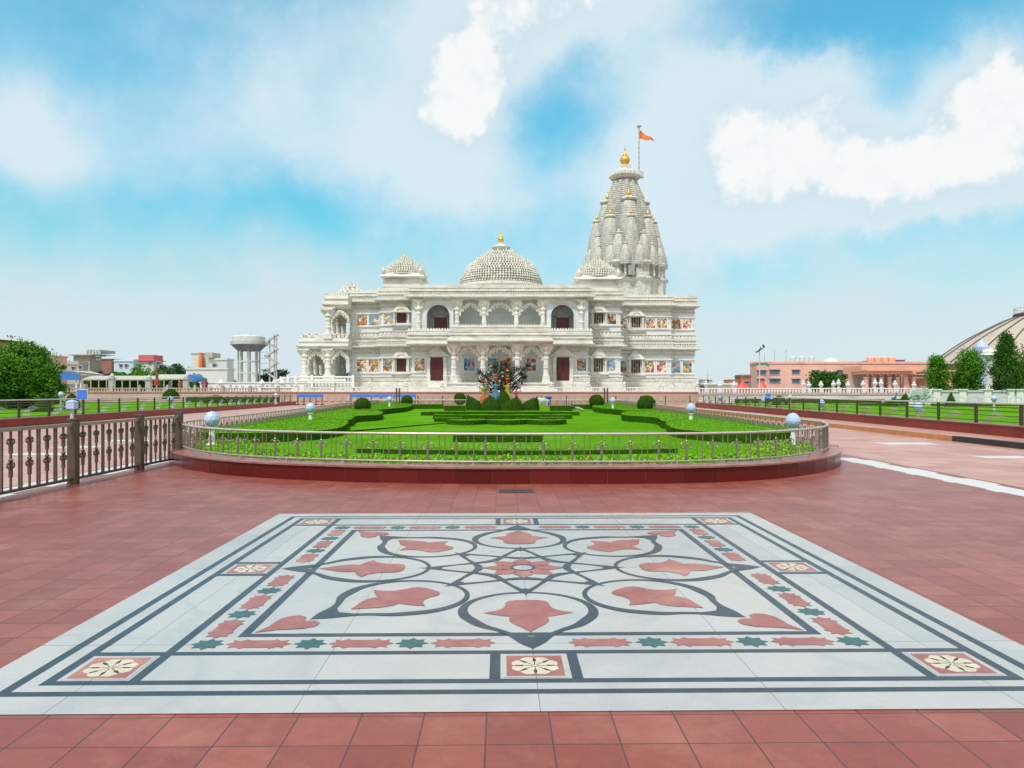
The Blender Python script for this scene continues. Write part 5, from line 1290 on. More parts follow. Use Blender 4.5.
# screen of dark green mesh panels under the canopy
mb=MB(); D=106
for i in range(14): a=X(84+i*7.2,D); mb.box(a,a+.85,D,D+.08,1.5,3.0)
for i in range(15): a=X(83.4+i*7.2,D); mb.box(a-.04,a+.04,D-.03,D+.11,1.5,3.1)
tag(center(mb.build('screen_fence',['topiary'])),'row of dark green mesh screens under the left canopies','fence')
# white piers
for px,h_,lab in ((112,2.2,'white stone pier in front of the long canopy'),(149,2.0,'white stone pier at the start of the short canopy'),(186,2.1,'white stone pier near the blue end awning')):
    D=96.5; x=X(px,D); mb=MB(); mb.box(x-.3,x+.3,D-.3,D+.3,1.5,1.5+h_*.75); mb.box(x-.4,x+.4,D-.4,D+.4,1.5+h_*.75,1.5+h_*.82); mb.lathe(x,D,[(.3,1.5+h_*.82),(.32,1.5+h_*.92),(.0,1.5+h_*1.1)],10)
    tag(center(mb.build('stone_pier','concrete')),lab,'pier','white piers along the left terrace')

# ---- right side buildings
house(750,944,363.8,170,5,'pinkwall','long three storey pink building on the right horizon',
      ((757,766,370.5,375),(769.5,779.5,370,374.5),(757,764,379,382.5),(769.5,780,379,383),(792,799.5,370,374),(792,799.5,379,383),(812,819,370.5,374),(837,856,370.3,374.5),(846,856,379.5,384.5),(869,874,379.5,382.5)),par=.5,name='apartment_building',cat='building')
house(735,751,376.5,165,4,'brick','low brown roofed house left of the pink building',((743,749,381.5,384),),par=.4)
house(724,738,381,150,4,'orangewall','small rust roofed house next to the brown roofed house',(),roof='brick',par=.3)
t=house(698,731,384.5,130,4,'palewall','long low white shed right of the temple',((700,705,386,387.5),),roof='white_paint',par=0,overh=.8)
for px in (703,709): mb=MB(); mb.box(X(px-1.5,132),X(px+1.8,132),131,134,Z(384.2,132),Z(380,132)); mb.box(X(px-2,132),X(px+2.3,132),130.8,134.2,Z(380,132)+.003,Z(379.4,132)); mb.build('vent','concrete',t)
mb=MB(); x=X(707.5,133); mb.tube([(x,133,Z(380,133)),(x,133,Z(372,133))],.06,5); mb.tube([(x-.7,133,Z(375,133)),(x+.7,133,Z(375,133))],.05,5); mb.build('antenna','concrete',t)
D=172
for i,px in enumerate((792.8,802,811.5)):
    x=X(px,D); mb=MB(); mb.lathe(x,D,[(.62*1.0,Z(363,D)),(.65,Z(359,D)),(.65,Z(357,D)),(.5,Z(356.3,D)),(0.1,Z(356,D))],16); tag(center(mb.build('water_tank','tankgrey')),('leftmost','middle','rightmost')[i]+' of the three pale cylinder water tanks on the pink roof','water tank','pale cylinder tanks on the pink roof')
x=X(834.5,D); mb=MB(); r=8.7*D/F; mb.lathe(x,D+2,[(r*math.cos(PI/2*i/10),Z(365,D)+r*math.sin(PI/2*i/10)*.9) for i in range(10)]+[(0,Z(365,D)+r*.9)],24)
o=sub(mb.build('roof_dome','tankgrey'),mb and wt) if 0 else mb.build('roof_dome','tankgrey'); tag(center(o),'pale grey ribbed dome on top of the pink building','dome')
t=thing('tank_group','four peach water tanks over a tinted frame on the pink roof','water tank',(X(888,D),D,Z(364,D)))
for i in range(4):
    x=X(870.5+i*7.0,D); mb=MB(); mb.lathe(x,D,[(.78,Z(362.3,D)),(.8,Z(362,D)),(.8,Z(358,D)),(.6,Z(356.8,D)),(.2,Z(356.2,D))],16); mb.build('tank','tankorange',t)
mb=MB(); mb.box(X(862,D),X(893,D),D-.5,D+1.5,Z(364,D),Z(362.5,D)); mb.box(X(864,D),X(866,D),D-.4,D+1,Z(362.4,D),Z(360.8,D)); mb.build('base','brick',t)
mb=MB(); mb.box(X(893,D),X(905,D),D,D+3,Z(364,D),Z(360.3,D)); mb.build('cabin','bluedeep',t); mb=MB(); mb.box(X(893,D),X(905.5,D),D-.1,D+3,Z(360.2,D),Z(359.6,D)); mb.build('cabin_roof','redroof',t)
for px,pyt,lab in ((764.5,352.5,'leftmost thin roof mast, just right of the floodlight pole'),(774.5,350.5,'dark thin roof mast left of the three pale tanks'),(786,349.5,'tallest pale roof mast beside the three pale tanks')):
    x=X(px,171); mb=MB(); mb.tube([(x,171,Z(364,171)),(x,171,Z(pyt,171))],.08,5)
    for k in range(5): z=Z(363-k*(363-pyt)/5,171); mb.tube([(x-.14,171,z),(x+.14,171,z+.3)],.03,4)
    tag(center(mb.build('roof_mast','concrete')),lab,'mast','thin masts on the pink roof')
# teal shade
mb=MB(); D=160; mb.box(X(760,D),X(768,D),D,D+3,Z(364.8,D),Z(362.6,D)); mb.xz([(X(766,D),Z(362.6,D)),(X(768.8,D),Z(364,D)),(X(768.8,D),Z(366.5,D)),(X(766.5,D),Z(366,D))],D-.3,D-.05); tag(center(mb.build('shade_net','teal')),'small teal shade net at the corner of the pink roof','shade net')
# pink arcade
ar=thing('arcade','pink arcaded building with rounded arches and flat eaves','building',(X(905,112),112,1.5)); D=112
xs_=[867,874.5,882,890,898,905.5,914]
mb=MB(); mb.box(X(864,D),X(912,D),D-1.2,D+6,Z(371,D),Z(369.6,D)); mb.box(X(866,D),X(916,D),D,D+5,Z(374,D),Z(371,D)-.005); mb.box(X(878,D),X(940,D),D+5.2,D+12,1.5,Z(365.8,D+5)); mb.build('roof','orangewall',ar)
for i,px in enumerate(xs_):
    x=X(px,D); mb=MB(); mb.box(x-.22,x+.22,D,D+.5,1.5,Z(378,D)); mb.box(x-.3,x+.3,D-.06,D+.56,Z(378,D),Z(377,D)); mb.build('column','pinkwall',ar)
    if i<len(xs_)-1:
        x2=X(xs_[i+1],D); cx=(x+x2)/2; r=(x2-x)/2-.12; zs=Z(377,D); zt2=Z(374,D); mb=MB(); pts=[(cx+r*math.cos(a),zs+min(r*math.sin(a),zt2-zs-.05)) for a in [PI*k/12 for k in range(13)]]
        for k in range(12): mb.xz([pts[k],pts[k+1],(pts[k+1][0],zt2-.005),(pts[k][0],zt2-.005)],D+.06,D+.4)
        mb.build('arch','pinkwall',ar)
mb=MB(); mb.box(X(866,D),X(917,D),D+4.5,D+4.8,1.5,Z(374,D)-.01); mb.build('back_wall','beigewall',ar)
t=house(912,1000,371.5,108,9,'orangewall','orange pink block with banded eaves behind the conical trees',((931,935,376.5,388),),par=0,overh=.8,winm='bluedeep',name='annexe',cat='building')
mb=MB(); mb.box(X(916,108)-.3,X(1000,108),107.4,107.9,Z(374.6,108),Z(374,108)); mb.box(X(916,108)-.2,X(1000,108),107.6,107.95,Z(378,108),Z(377.5,108)); mb.build('eaves','sheet',t)
# auditorium dome
ad=thing('auditorium_dome','huge cream panelled dome with dark ribs rising at the right edge','dome',(X(1056,178),178,0)); AX,AY=X(1056,178),178; q_=178/F
pr=[(r_*q_,Z(y_,178)) for r_,y_ in catmull([(111,363),(97,352),(78,338.5),(55,325.5),(43,319.5),(34,316)],4)]; AR=pr[0][0]
mb=MB(); mb.lathe(AX,AY,[(AR,0),(AR,pr[0][1]-.4),(AR+.6,pr[0][1]-.3)]+pr,72); mb.build('shell','domecream',ad,True)
for k in range(26):
    a=2*PI*(k+.35)/26; mb=MB(); mb.tube([(AX+(r+.05)*math.cos(a),AY+(r+.05)*math.sin(a),z+.1) for r,z in pr],.17,5); mb.build('rib','rib',ad)
mb=MB(); r,z=pr[-1]; mb.lathe(AX,AY,[(r+.5,z-.3),(r+.6,z+.5),(r+.2,z+.8),(r*.8,z+1.2)],48); mb.build('crown_ring','darkroof',ad)
mb=MB(); mb.tube([(AX+(r+.3)*math.cos(2*PI*i/48),AY+(r+.3)*math.sin(2*PI*i/48),z+2.0) for i in range(48)],.06,4,0,True)
for i in range(48): a=2*PI*i/48; mb.tube([(AX+(r+.3)*math.cos(a),AY+(r+.3)*math.sin(a),z+.7),(AX+(r+.3)*math.cos(a),AY+(r+.3)*math.sin(a),z+2.0)],.05,4)
mb.build('crown_railing','concrete',ad)
# chhatri column
D=70; ch=thing('kiosk_column','white marble column topped by a small domed kiosk between the conical trees','column',(X(989,D),D,0)); x=X(989,D)
mb=MB(); mb.box(x-.5,x+.5,D-.5,D+.5,0,Z(388.5,D)); mb.lathe(x,D,[(.4,Z(388.5,D)),(.33,Z(385,D)),(.30,Z(360,D)),(.42,Z(358,D)),(.62,Z(355.5,D))],16); mb.build('shaft','temple_panel',ch)
mb=MB(); mb.lathe(x,D,[(.6,Z(355.5,D)),(.68,Z(355,D)),(.62,Z(353.5,D)),(.62,Z(351.5,D)),(.45,Z(350,D)),(0,Z(348.5,D))],16); mb.build('capital','white_paint',ch)
x2=X(981.5,D+3); mb=MB(); mb.lathe(x2,D+3,[(.66,0),(.62,Z(352,D+3)),(.66,Z(350,D+3)),(.64,Z(347,D+3)),(.45,Z(344.5,D+3)),(.2,Z(342,D+3)),(.06,Z(340,D+3)),(0,Z(337,D+3))],20)
tag(center(mb.build('small_dome_kiosk','globe')),'pale blue onion dome just left of the white kiosk column','dome')
# floodlight pole
t=thing('floodlight_pole','tall grey pole with angled floodlights right of the temple','lamp post',(X(759.5,98),98,0)); D=98; x=X(759.5,D)
mb=MB(); mb.tube([(x,D,0),(x,D,Z(350.5,D))],[.11,.07],8); mb.build('pole','concrete',t)
mb=MB(); mb.tube([(x-.35,D,Z(351.5,D)),(x+.45,D,Z(348,D))],.05,5); mb.tube([(x,D,Z(350.5,D)),(x+.15,D,Z(346.5,D))],.04,5); mb.build('bracket','fencedark',t)
for dx,py,r in ((-.3,351.6,0),(.12,349.2,0),(.5,346.3,1)):
    mb=MB(); mb.cbox((0,0,0),(.42,.3,.16)); 
    ang=.5 if not r else -1.2; mb.v=[(vx*math.cos(ang)-vz*math.sin(ang)+x+dx,vy+D-.1,vx*math.sin(ang)+vz*math.cos(ang)+Z(py,D)) for vx,vy,vz in mb.v]; mb.build('floodlight','fencedark',t)
# red canopies
for i,(px,w) in enumerate(((742.5,6.3),(762,5.6))):
    D=104; x=X(px,D); hw=w*D/F; t=thing('red_tent',('left' if i==0 else 'right')+' of two small red tents on the terrace right of the temple','tent',(x,D,1.5),'small red tents')
    mb=MB(); z0=Z(391,D)+.0; mb.lathe(x,D,[(hw,2.1-.4),(hw*1.02,2.0),(hw*.7,2.4),(hw*.28,2.75),(.0,3.1)],8); mb.build('cloth','red',t)
    mb=MB(); 
    for sx_ in (-1,1): mb.tube([(x+sx_*hw*.7,D-.5,1.5),(x+sx_*hw*.7,D-.5,2.3)],.04,5)
    mb.build('poles','concrete',t)
# blue barriers
for a,b_,D,lab in ((297,323,86,'short blue topped queue barrier left of the garden'),(350,392,84,'long blue topped queue barrier behind the left ball shrubs'),(393,416,84.4,'blue topped queue barrier half hidden by the far left ball shrub')):
    x0,x1=X(a,D),X(b_,D); t=thing('queue_barrier',lab,'barrier',((x0+x1)/2,D,0),'blue topped queue barriers')
    mb=MB(); mb.box(x0,x1,D-.12,D+.12,Z(397.4,D),Z(394.3,D)); mb.build('top_panel','blue',t)
    for k in range(5):
        x=x0+.1+(x1-x0-.2)*k/4; mb=MB(); mb.tube([(x,D,.0),(x,D,Z(397.4,D))],.05,6); mb.box(x-.2,x+.2,D-.3,D+.3,0,.09); mb.build('leg','black',t)
# railing behind garden (far) between barriers: low brown fence
ff=thing('metal_fence','low brown bar fence across the plaza just behind the central garden','fence',(0,82,0)); xa,xb=X(418,82),X(690,82)
mb=MB(); mb.tube([(xa,82,1.0),(xb,82,1.0)],.035,6); mb.tube([(xa,82,.15),(xb,82,.15)],.03,6); mb.build('rail','steel',ff)
mb=MB(); n=130
for i in range(n+1): x=xa+(xb-xa)*i/n; mb.box(x-.015,x+.015,81.985,82.015,.15,1.0)
mb.build('bars','steel',ff)
for i in range(12): x=xa+(xb-xa)*i/11; mb=MB(); mb.box(x-.05,x+.05,81.94,82.06,0,1.08); mb.build('post','steel_dark',ff)
# bins, signs
for px,py,D,w,h_,lab,nm,m_ in ((82,394.5,34.5,.44,.42,'blue rectangular sign on a dark post at the left fence','sign','blue'),(768,396,58,.42,.42,'small blue sign on a post at the right fence','sign','blue')):
    x=X(px,D); t=thing(nm,lab,'sign',(x,D,.3),'small blue signs'); mb=MB(); mb.box(x-w/2,x+w/2,D-.03,D+.03,Z(py,D)-h_/2,Z(py,D)+h_/2); mb.build('board',m_,t)
    mb=MB(); mb.box(x-w/2-.025,x+w/2+.025,D-.02,D+.035,Z(py,D)-h_/2-.025,Z(py,D)+h_/2+.025); mb.v=[(a,b_+.02,c) for a,b_,c in mb.v]; mb.build('border','white_paint',t)
    mb=MB(); mb.box(x-.04,x+.04,D+.06,D+.14,.3,Z(py,D)); mb.build('post','fencedark',t)
t=thing('litter_bin','squat blue-violet litter bin beyond the lotus topiary','bin',(X(548.5,66),66,ZL)); x=X(548.5,66)
M['violet']=mat('violet_plastic',(.07,.05,.26),(.1,.08,.34),3,.4)
mb=MB(); mb.lathe(x,66,[(.20,ZL),(.26,ZL+.75)],16); mb.build('body','violet',t); mb=MB(); mb.lathe(x,66,[(.29,ZL+.752),(.29,ZL+.84),(.2,ZL+.9)],16); mb.build('rim','violet',t)

# ================================================================ STATUES
def skin_fig(name,joints,edges,mats,parent,levels=1,smooth=True):
    me=bpy.data.meshes.new(name); me.from_pydata([j[0] for j in joints],edges,[]); o=bpy.data.objects.new(name,me); COL.objects.link(o)
    sk=o.modifiers.new('s','SKIN'); o.modifiers.new('d','SUBSURF').levels=levels; o.modifiers['d'].render_levels=levels
    for i,j in enumerate(joints): me.skin_vertices[0].data[i].radius=(j[1],j[1]) if not isinstance(j[1],tuple) else j[1]
    me.skin_vertices[0].data[0].use_root=True
    dg=bpy.context.evaluated_depsgraph_get(); ev=bpy.data.meshes.new_from_object(o.evaluated_get(dg)); 
    bpy.data.objects.remove(o); q=bpy.data.objects.new(name,ev); COL.objects.link(q)
    ev.materials.clear()
    for m_ in mats: ev.materials.append(M[m_] if isinstance(m_,str) else m_)
    ev.polygons.foreach_set('use_smooth',[True]*len(ev.polygons))
    if parent: q.parent=parent
    return q
def cmat(c,n): 
    c=tuple(v*.5 for v in c)
    k='cloth_'+n
    if k not in M: M[k]=mat(n+'_painted_cloth',c,tuple(v*1.25 for v in c),6,.6)
    return k
def figure(x,y,z0,h_,face,label,skirt,top,pot=None,arms='up',name='statue',cat='statue',group=None,scarf=None,skirtw=.2):
    if name=='statue': skirtw*=1.35
    t=thing(name,label,cat,(x,y,z0),group,bake=False); t.rotation_euler=(0,0,face); s=h_/1.7
    def S(a): return tuple(v*s for v in a)
    if arms=='up': L=((.30,0,1.30),(.24,-.03,1.62)); Rr=((-.30,0,1.30),(-.24,-.03,1.62))
    elif arms=='one': L=((.32,-.05,1.35),(.42,-.1,1.6)); Rr=((-.27,0,1.12),(-.18,-.18,1.02))
    elif arms=='flute': L=((.28,-.08,1.18),(.12,-.22,1.42)); Rr=((-.30,-.1,1.2),(-.05,-.24,1.42))
    else: L=((.25,0,1.1),(.24,-.08,.85)); Rr=((-.25,0,1.1),(-.24,-.08,.85))
    J=[((0,0,.92),.13),((0,0,1.1),.11),((0,0,1.28),.13),((0,0,1.42),.07),((0,0,1.48),.05),((0,-.01,1.57),.085),((0,0,1.66),.075),
       ((.17,0,1.36),.055),(L[0],.042),(L[1],.03),((-.17,0,1.36),.055),(Rr[0],.042),(Rr[1],.03),
       ((.09,0,.85),.09),((.1,-.03,.48),.065),((.1,0,.08),.045),((.1,-.12,.03),.035),((-.09,0,.85),.09),((-.1,.02,.48),.065),((-.1,0,.08),.045),((-.1,-.12,.03),.035)]
    E=[(0,1),(1,2),(2,3),(3,4),(4,5),(5,6),(2,7),(7,8),(8,9),(2,10),(10,11),(11,12),(0,13),(13,14),(14,15),(15,16),(0,17),(17,18),(18,19),(19,20)]
    skin_fig('body',[(S(j),r*s) for j,r in J],E,['skin'],t)
    b=MB(); f=lambda a:1+.06*math.cos(a*9)
    if skirt:
        b.lathe(0,0,[(skirtw*1.35*s,.1*s),(skirtw*1.3*s,.14*s),(skirtw*1.0*s,.55*s),(.155*s,.9*s),(.145*s,.98*s)],36,fn=f); b.build('skirt' if skirtw>.15 else 'trousers',skirt,t)
    b=MB(); b.lathe(0,0,[(.15*s,.95*s),(.145*s,1.1*s),(.175*s,1.28*s),(.17*s,1.38*s),(.08*s,1.44*s)],20); b.v=[(a,c*.75,d) for a,c,d in b.v]; b.build('blouse',top,t)
    b=MB(); b.lathe(0,.015*s,[(.02*s,1.50*s),(.09*s,1.54*s),(.098*s,1.62*s),(.08*s,1.69*s),(0,1.73*s)],14); b.v=[(a,c+.02*s,d) for a,c,d in b.v]; b.build('hair',scarf or 'hair',t)
    b=MB(); 
    for sx in (-.03,.03): b.lathe(sx*s,-.09*s,[(0,1.575*s),(.012*s,1.585*s),(0,1.597*s)],6)
    b.lathe(0,-.098*s,[(.0,1.54*s),(.014*s,1.545*s),(.004*s,1.58*s)],6); b.build('face','hair',t)
    if pot:
        b=MB(); z=1.74*s
        for k,r in enumerate((.16,.12)):
            b.lathe(0,0,[(r*.4*s,z),(r*s,z+r*.6*s),(r*s,z+r*.9*s),(r*.5*s,z+r*1.3*s),(r*.65*s,z+r*1.45*s)],14); z+=r*1.45*s
        b.build('pots',pot,t)
    t.location=(x,y,z0); return t
YG=cmat((.40,.50,.03),'lime'); BLc=cmat((.05,.30,.48),'blue'); YE=cmat((.62,.55,.05),'yellow'); PK_=cmat((.62,.12,.22),'pink'); OG=cmat((.72,.17,.03),'orange'); RDc=cmat((.5,.05,.03),'red'); WHc=cmat((.62,.6,.55),'white'); GN=cmat((.04,.25,.08),'green'); BK=cmat((.05,.05,.08),'navy')
SG='painted dancer statues round the statue tree'
D=55.5
mound=MB(); mound.lathe(X(503,56.5),56.5,[(3.6,ZL),(3.3,ZL+.25),(2.6,ZL+.42),(.01,ZL+.5)],32); structure(mound.build('planting_mound','lawn'))
zf=ZL+.22
figure(X(483.5,D),D,zf,1.65,0,'leftmost statue in lime top and orange skirt with pots on her head',OG,YG,RDc,'up',group=SG,skirtw=.21)
figure(X(495.7,D-.4),D-.4,zf+.15,1.75,0,'statue in a blue dress carrying pots on her raised hands, second from left',BLc,BLc,OG,'up',group=SG,skirtw=.2)
figure(X(507.5,D-.2),D-.2,zf+.12,1.72,0,'statue in a yellow dress with raised arms right of the tree trunk',YE,YE,OG,'up',group=SG)
figure(X(516.3,D),D,zf,1.35,0,'statue in a pink dress at the right end of the group',PK_,PK_,None,'one',group=SG,scarf=PK_,skirtw=.32)
figure(X(489.5,D+.5),D+.5,zf,1.1,0,'small crouched pale statue between the lime and the blue dancers',WHc,WHc,None,'flute',group=SG)
figure(X(505.8,57),57,Z(383.5,57),1.45,0,'statue in orange clothes seated high among the dark branches',OG,OG,OG,'one',group=SG)
figure(X(495,57),57,Z(382,57),1.05,0,'statue in white and orange seated high on the left branches',WHc,OG,None,'flute',group=SG)
figure(X(511,57.2),57.2,Z(380.5,57),.8,0,'small blue painted statue sitting in the right branches',BLc,BLc,None,'down',group=SG)
# statue tree
tx=X(502.5,57.4)
M['leaf_bronze']=mat('dark_bronze_green_leaves',(.012,.03,.018),(.05,.06,.035),4,.6,spec=.2)
t=thing('tree','dark ornamental tree with spreading leafy branches rising behind the painted dancer statues','tree',(tx,57,ZL+.3))
tb=MB(); tb.tube([(tx,57,ZL),(tx+.05,57,1.1),(tx-.05,57,1.9),(tx,57,2.6)],[.26,.2,.16,.08],8)
CL=[(480,372,.28),(484,377,.35),(481,381,.25),(488,383,.35),(490,373,.3),(495,366,.4),(500,371,.5),(497,379,.45),(506,365,.5),(511,372,.45),(505,378,.5),(512,383,.4),(518,369,.35),(522,374,.32),(520,381,.42),(516,387,.38),(525,377,.22),(527,365.5,.2),(524,369,.22),(500,386,.5),(493,389,.4),(509,390,.4),(486,389,.3)]
cb=MB()
for (px,py,q) in CL:
    yy=57+random.uniform(-.5,.5); c=np.array([X(px,57),yy,Z(py,57)]); tb.tube([(tx,57,1.5+random.random()*.7),((tx+c[0])/2,(57+yy)/2,(1.9+c[2])/2-.05),tuple(c)],[.07,.05,.02],5)
    P=c+rng.normal(size=(int(150*q/.35),3))*np.array([q,q,q*.7])*.5; cb.leaves(P,.13,0,aspect=.55)
tb.build('trunk','bark',t); cb.build('crown','leaf_bronze',t)
# blossoms
bm_=MB()
for k in range(10):
    px,py=random.uniform(481,526),random.uniform(366,384)
    bm_.lathe(X(px,56.4),56.4,[(.02,Z(py,56.4)-.1),(.12,Z(py,56.4)),(.0,Z(py,56.4)+.12)],7)
bm_.build('blossoms',WHc,t)
# peacock
def peacock(x,y,z0,s,label,d=1,col=(.03,.13,.30)):
    t=thing('peacock_statue',label,'statue',(x,y,z0),None,bake=False)
    mk=cmat(col,'peacock_blue'); q=lambda a:(a[0]*s*d,a[1]*s,a[2]*s)
    J=[((0,0,.45),.13),((-.15,0,.52),.11),((-.24,0,.68),.06),((-.28,0,.85),.045),((-.27,0,.95),.045),((-.35,0,.94),.012),((.2,0,.42),.09)]
    skin_fig('body',[(q(j),r*s) for j,r in J],[(0,1),(1,2),(2,3),(3,4),(4,5),(0,6)],[mk],t)
    b=MB(); b.tube([q((.1,0,.42)),q((.5,0,.34)),q((.9,0,.2)),q((1.1,0,.12))],[.1*s,.13*s,.12*s,.05*s],8); b.build('tail','beigewall',t)
    b=MB()
    for k in (-.06,.06): b.tube([q((0,k,.4)),q((0,k,.0))],.02*s,5)
    b.build('legs','bark',t); b=MB()
    for k in (-.05,0,.05): b.tube([q((-.27,0,.98)),q((-.27+k,0,1.1))],.01*s,4)
    b.build('crest',mk,t); t.location=(x,y,z0); return t
peacock(X(574,50),50,ZL,.62,'painted peacock statue with blue neck and brown tail on the right lawn')
peacock(X(893,62),62,.5,1.0,'blue and white bird statue left of the low round topiary at right',-1,(.05,.15,.28))
figure(X(420,58),58,ZL,.78,0,'little statue in orange standing on the left lawn beside the far ball shrub',OG,WHc,None,'down')
figure(X(157,95.9),95.9,Z(386,95.9),1.85,0,'dancing girl statue in green and red on the parapet above the dome topiary',RDc,GN,RDc,'one')
# low white box planter near bin (pale blue cow-like group)
t=thing('cow_statue','pale blue-white cow statue beyond the right end of the lotus topiary','statue',(X(543,60),60,ZL),None,bake=False); s=.85
J=[((0,0,.72),.20),((.35,0,.75),.2),((-.3,0,.75),.19),((-.5,0,.9),.11),((-.68,0,1.0),.09),((-.82,0,.9),.055),((.38,.12,.4),.06),((.38,.12,.03),.05),((.36,-.12,.4),.06),((.36,-.12,.03),.05),((-.28,.12,.4),.055),((-.28,.12,.03),.045),((-.28,-.12,.4),.055),((-.28,-.12,.03),.045),((.56,0,.72),.04),((.62,0,.35),.02)]
skin_fig('body',[(tuple(v*s for v in j),r*s) for j,r in J],[(0,1),(0,2),(2,3),(3,4),(4,5),(1,6),(6,7),(1,8),(8,9),(2,10),(10,11),(2,12),(12,13),(1,14),(14,15)],['verdigris'],t)
b=MB(); 
for k in (-1,1): b.tube([(-.66*s,.05*k*s,1.05*s),(-.68*s,.13*k*s,1.15*s),(-.66*s,.12*k*s,1.25*s)],[.02*s,.015*s,.005],5)
b.build('horns','concrete',t)
# winged bird sculpture group (right)
for i,(px,d,hh,lab) in enumerate(((908,1,1.0,'left bird of the pale verdigris winged sculpture group'),(916,-1,.95,'middle bird of the pale verdigris winged sculpture group'),(924,-1,1.1,'right bird with raised wings in the pale verdigris sculpture group'))):
    D=58; x=X(px+3,D); z0=.75; t=thing('bird_sculpture',lab,'sculpture',(x,D,z0),'winged bird sculptures',bake=False); s=hh
    J=[((0,0,.35),.15),((-.2*d,0,.5),.1),((-.3*d,0,.75),.05),((-.42*d,0,.95),.045),((-.56*d,0,.9),.015),((.25*d,0,.25),.1),((.4*d,0,.15),.03)]
    skin_fig('body',[(tuple(v*s for v in j),r*s) for j,r in J],[(0,1),(1,2),(2,3),(3,4),(0,5),(5,6)],['verdigris'],t)
    for yy in (-1,1):
        b=MB(); n=6; vs=[];fs=[]
        for k in range(5):
            a0=(.05*d+.04*k*d,.1*yy,.45); a1=((.35+.1*k)*d*s,(.22+.05*k)*yy,(1.15-.16*k)*s)
            b.tube([tuple(v*s for v in a0),((a0[0]+a1[0])/2-.05*d,(a0[1]+a1[1])/2,(a0[2]+a1[2])/2+.1),a1],[.05,.07,.015],6)
        b.build('wing','verdigris',t)
    b=MB(); b.lathe(0,0,[(.3,-.45),(.25,-.05),(.12,.05),(.1,.3)],10); b.build('base','verdigris',t); t.location=(x,D,z0)
# people at left in the distance
PG='people walking by the mural wall'
for px,D,a,b_,lab in ((203,97,PK_,PK_,'person in pink standing left of the mural wall'),(206.5,97.3,BK,RDc,'person in a red top beside the person in pink at the mural wall'),(180,97,OG,PK_,'person in a pink top and orange skirt near the blue end awning'),(170.5,99,BLc,BLc,'person in blue under the short canopy')):
    figure(X(px,D),D,1.5,1.6,0,lab,a,b_,None,'down','person','person',PG,skirtw=.14)

# ================================================================ WORLD
w=bpy.data.worlds.new('World'); sc.world=w; w.use_nodes=True; nt=w.node_tree; nt.nodes.clear(); L=nt.links
SUN_EL,SUN_ROT=R(59),R(206)
out=N(nt,'ShaderNodeOutputWorld'); bg=N(nt,'ShaderNodeBackground'); L.new(bg.outputs[0],out.inputs[0]); bg.inputs['Strength'].default_value=.12
sky=N(nt,'ShaderNodeTexSky',sky_type='NISHITA'); sky.sun_disc=False; sky.sun_elevation=SUN_EL; sky.sun_rotation=SUN_ROT; sky.air_density=1.0; sky.dust_density=.6; sky.ozone_density=1.0
tc=N(nt,'ShaderNodeTexCoord'); nv=N(nt,'ShaderNodeVectorMath',operation='NORMALIZE'); L.new(tc.outputs['Generated'],nv.inputs[0]); sx=N(nt,'ShaderNodeSeparateXYZ'); L.new(nv.outputs[0],sx.inputs[0])
def MT(op,a,b=None,c=None,clamp=False):
    n=N(nt,'ShaderNodeMath',operation=op); n.use_clamp=clamp
    for i,v in enumerate((a,b,c)):
        if v is None: continue
        if isinstance(v,(int,float)): n.inputs[i].default_value=v
        else: L.new(v,n.inputs[i])
    return n.outputs[0]
az=MT('ARCTAN2',sx.outputs[0],sx.outputs[1]); el=MT('ARCSINE',sx.outputs[2])
cb=N(nt,'ShaderNodeCombineXYZ'); L.new(az,cb.inputs[0]); L.new(el,cb.inputs[1])
# warp
def noise(scale,det=6,rough=.6,vec=None,dist=0,out_='Fac'):
    n=N(nt,'ShaderNodeTexNoise'); n.inputs['Scale'].default_value=scale; n.inputs['Detail'].default_value=det; n.inputs['Roughness'].default_value=rough; n.inputs['Distortion'].default_value=dist
    L.new(vec or nv.outputs[0],n.inputs['Vector']); return n.outputs[out_]
wcol=noise(11,7,.62,out_='Color'); ws_=N(nt,'ShaderNodeVectorMath',operation='SUBTRACT'); L.new(wcol,ws_.inputs[0]); ws_.inputs[1].default_value=(.5,.5,.5)
wsc=N(nt,'ShaderNodeVectorMath',operation='SCALE'); L.new(ws_.outputs[0],wsc.inputs[0]); wsc.inputs['Scale'].default_value=.10
wad=N(nt,'ShaderNodeVectorMath',operation='ADD'); L.new(cb.outputs[0],wad.inputs[0]); L.new(wsc.outputs[0],wad.inputs[1])
sw=N(nt,'ShaderNodeSeparateXYZ'); L.new(wad.outputs[0],sw.inputs[0]); WA,WE=sw.outputs[0],sw.outputs[1]
def ang(px,py): 
    a=math.atan((px-512)/F); return a, math.atan((YH-py)/F*math.cos(a))
def blob(px,py,rx,ry,p=1.0):
    a,e_=ang(px,py); k=math.cos(a)**2
    dx=MT('MULTIPLY',MT('SUBTRACT',WA,a),F/(rx*k)); dy=MT('MULTIPLY',MT('SUBTRACT',WE,e_),F/(ry*math.cos(a)))
    d2=MT('ADD',MT('MULTIPLY',dx,dx),MT('MULTIPLY',dy,dy)); g=MT('EXPONENT',MT('MULTIPLY',d2,-1.0)); return MT('MULTIPLY',g,p)
def total(bl,base=0.0):
    s=None
    for b in bl: v=blob(*b); s=v if s is None else MT('ADD',s,v)
    return MT('ADD',s,base)
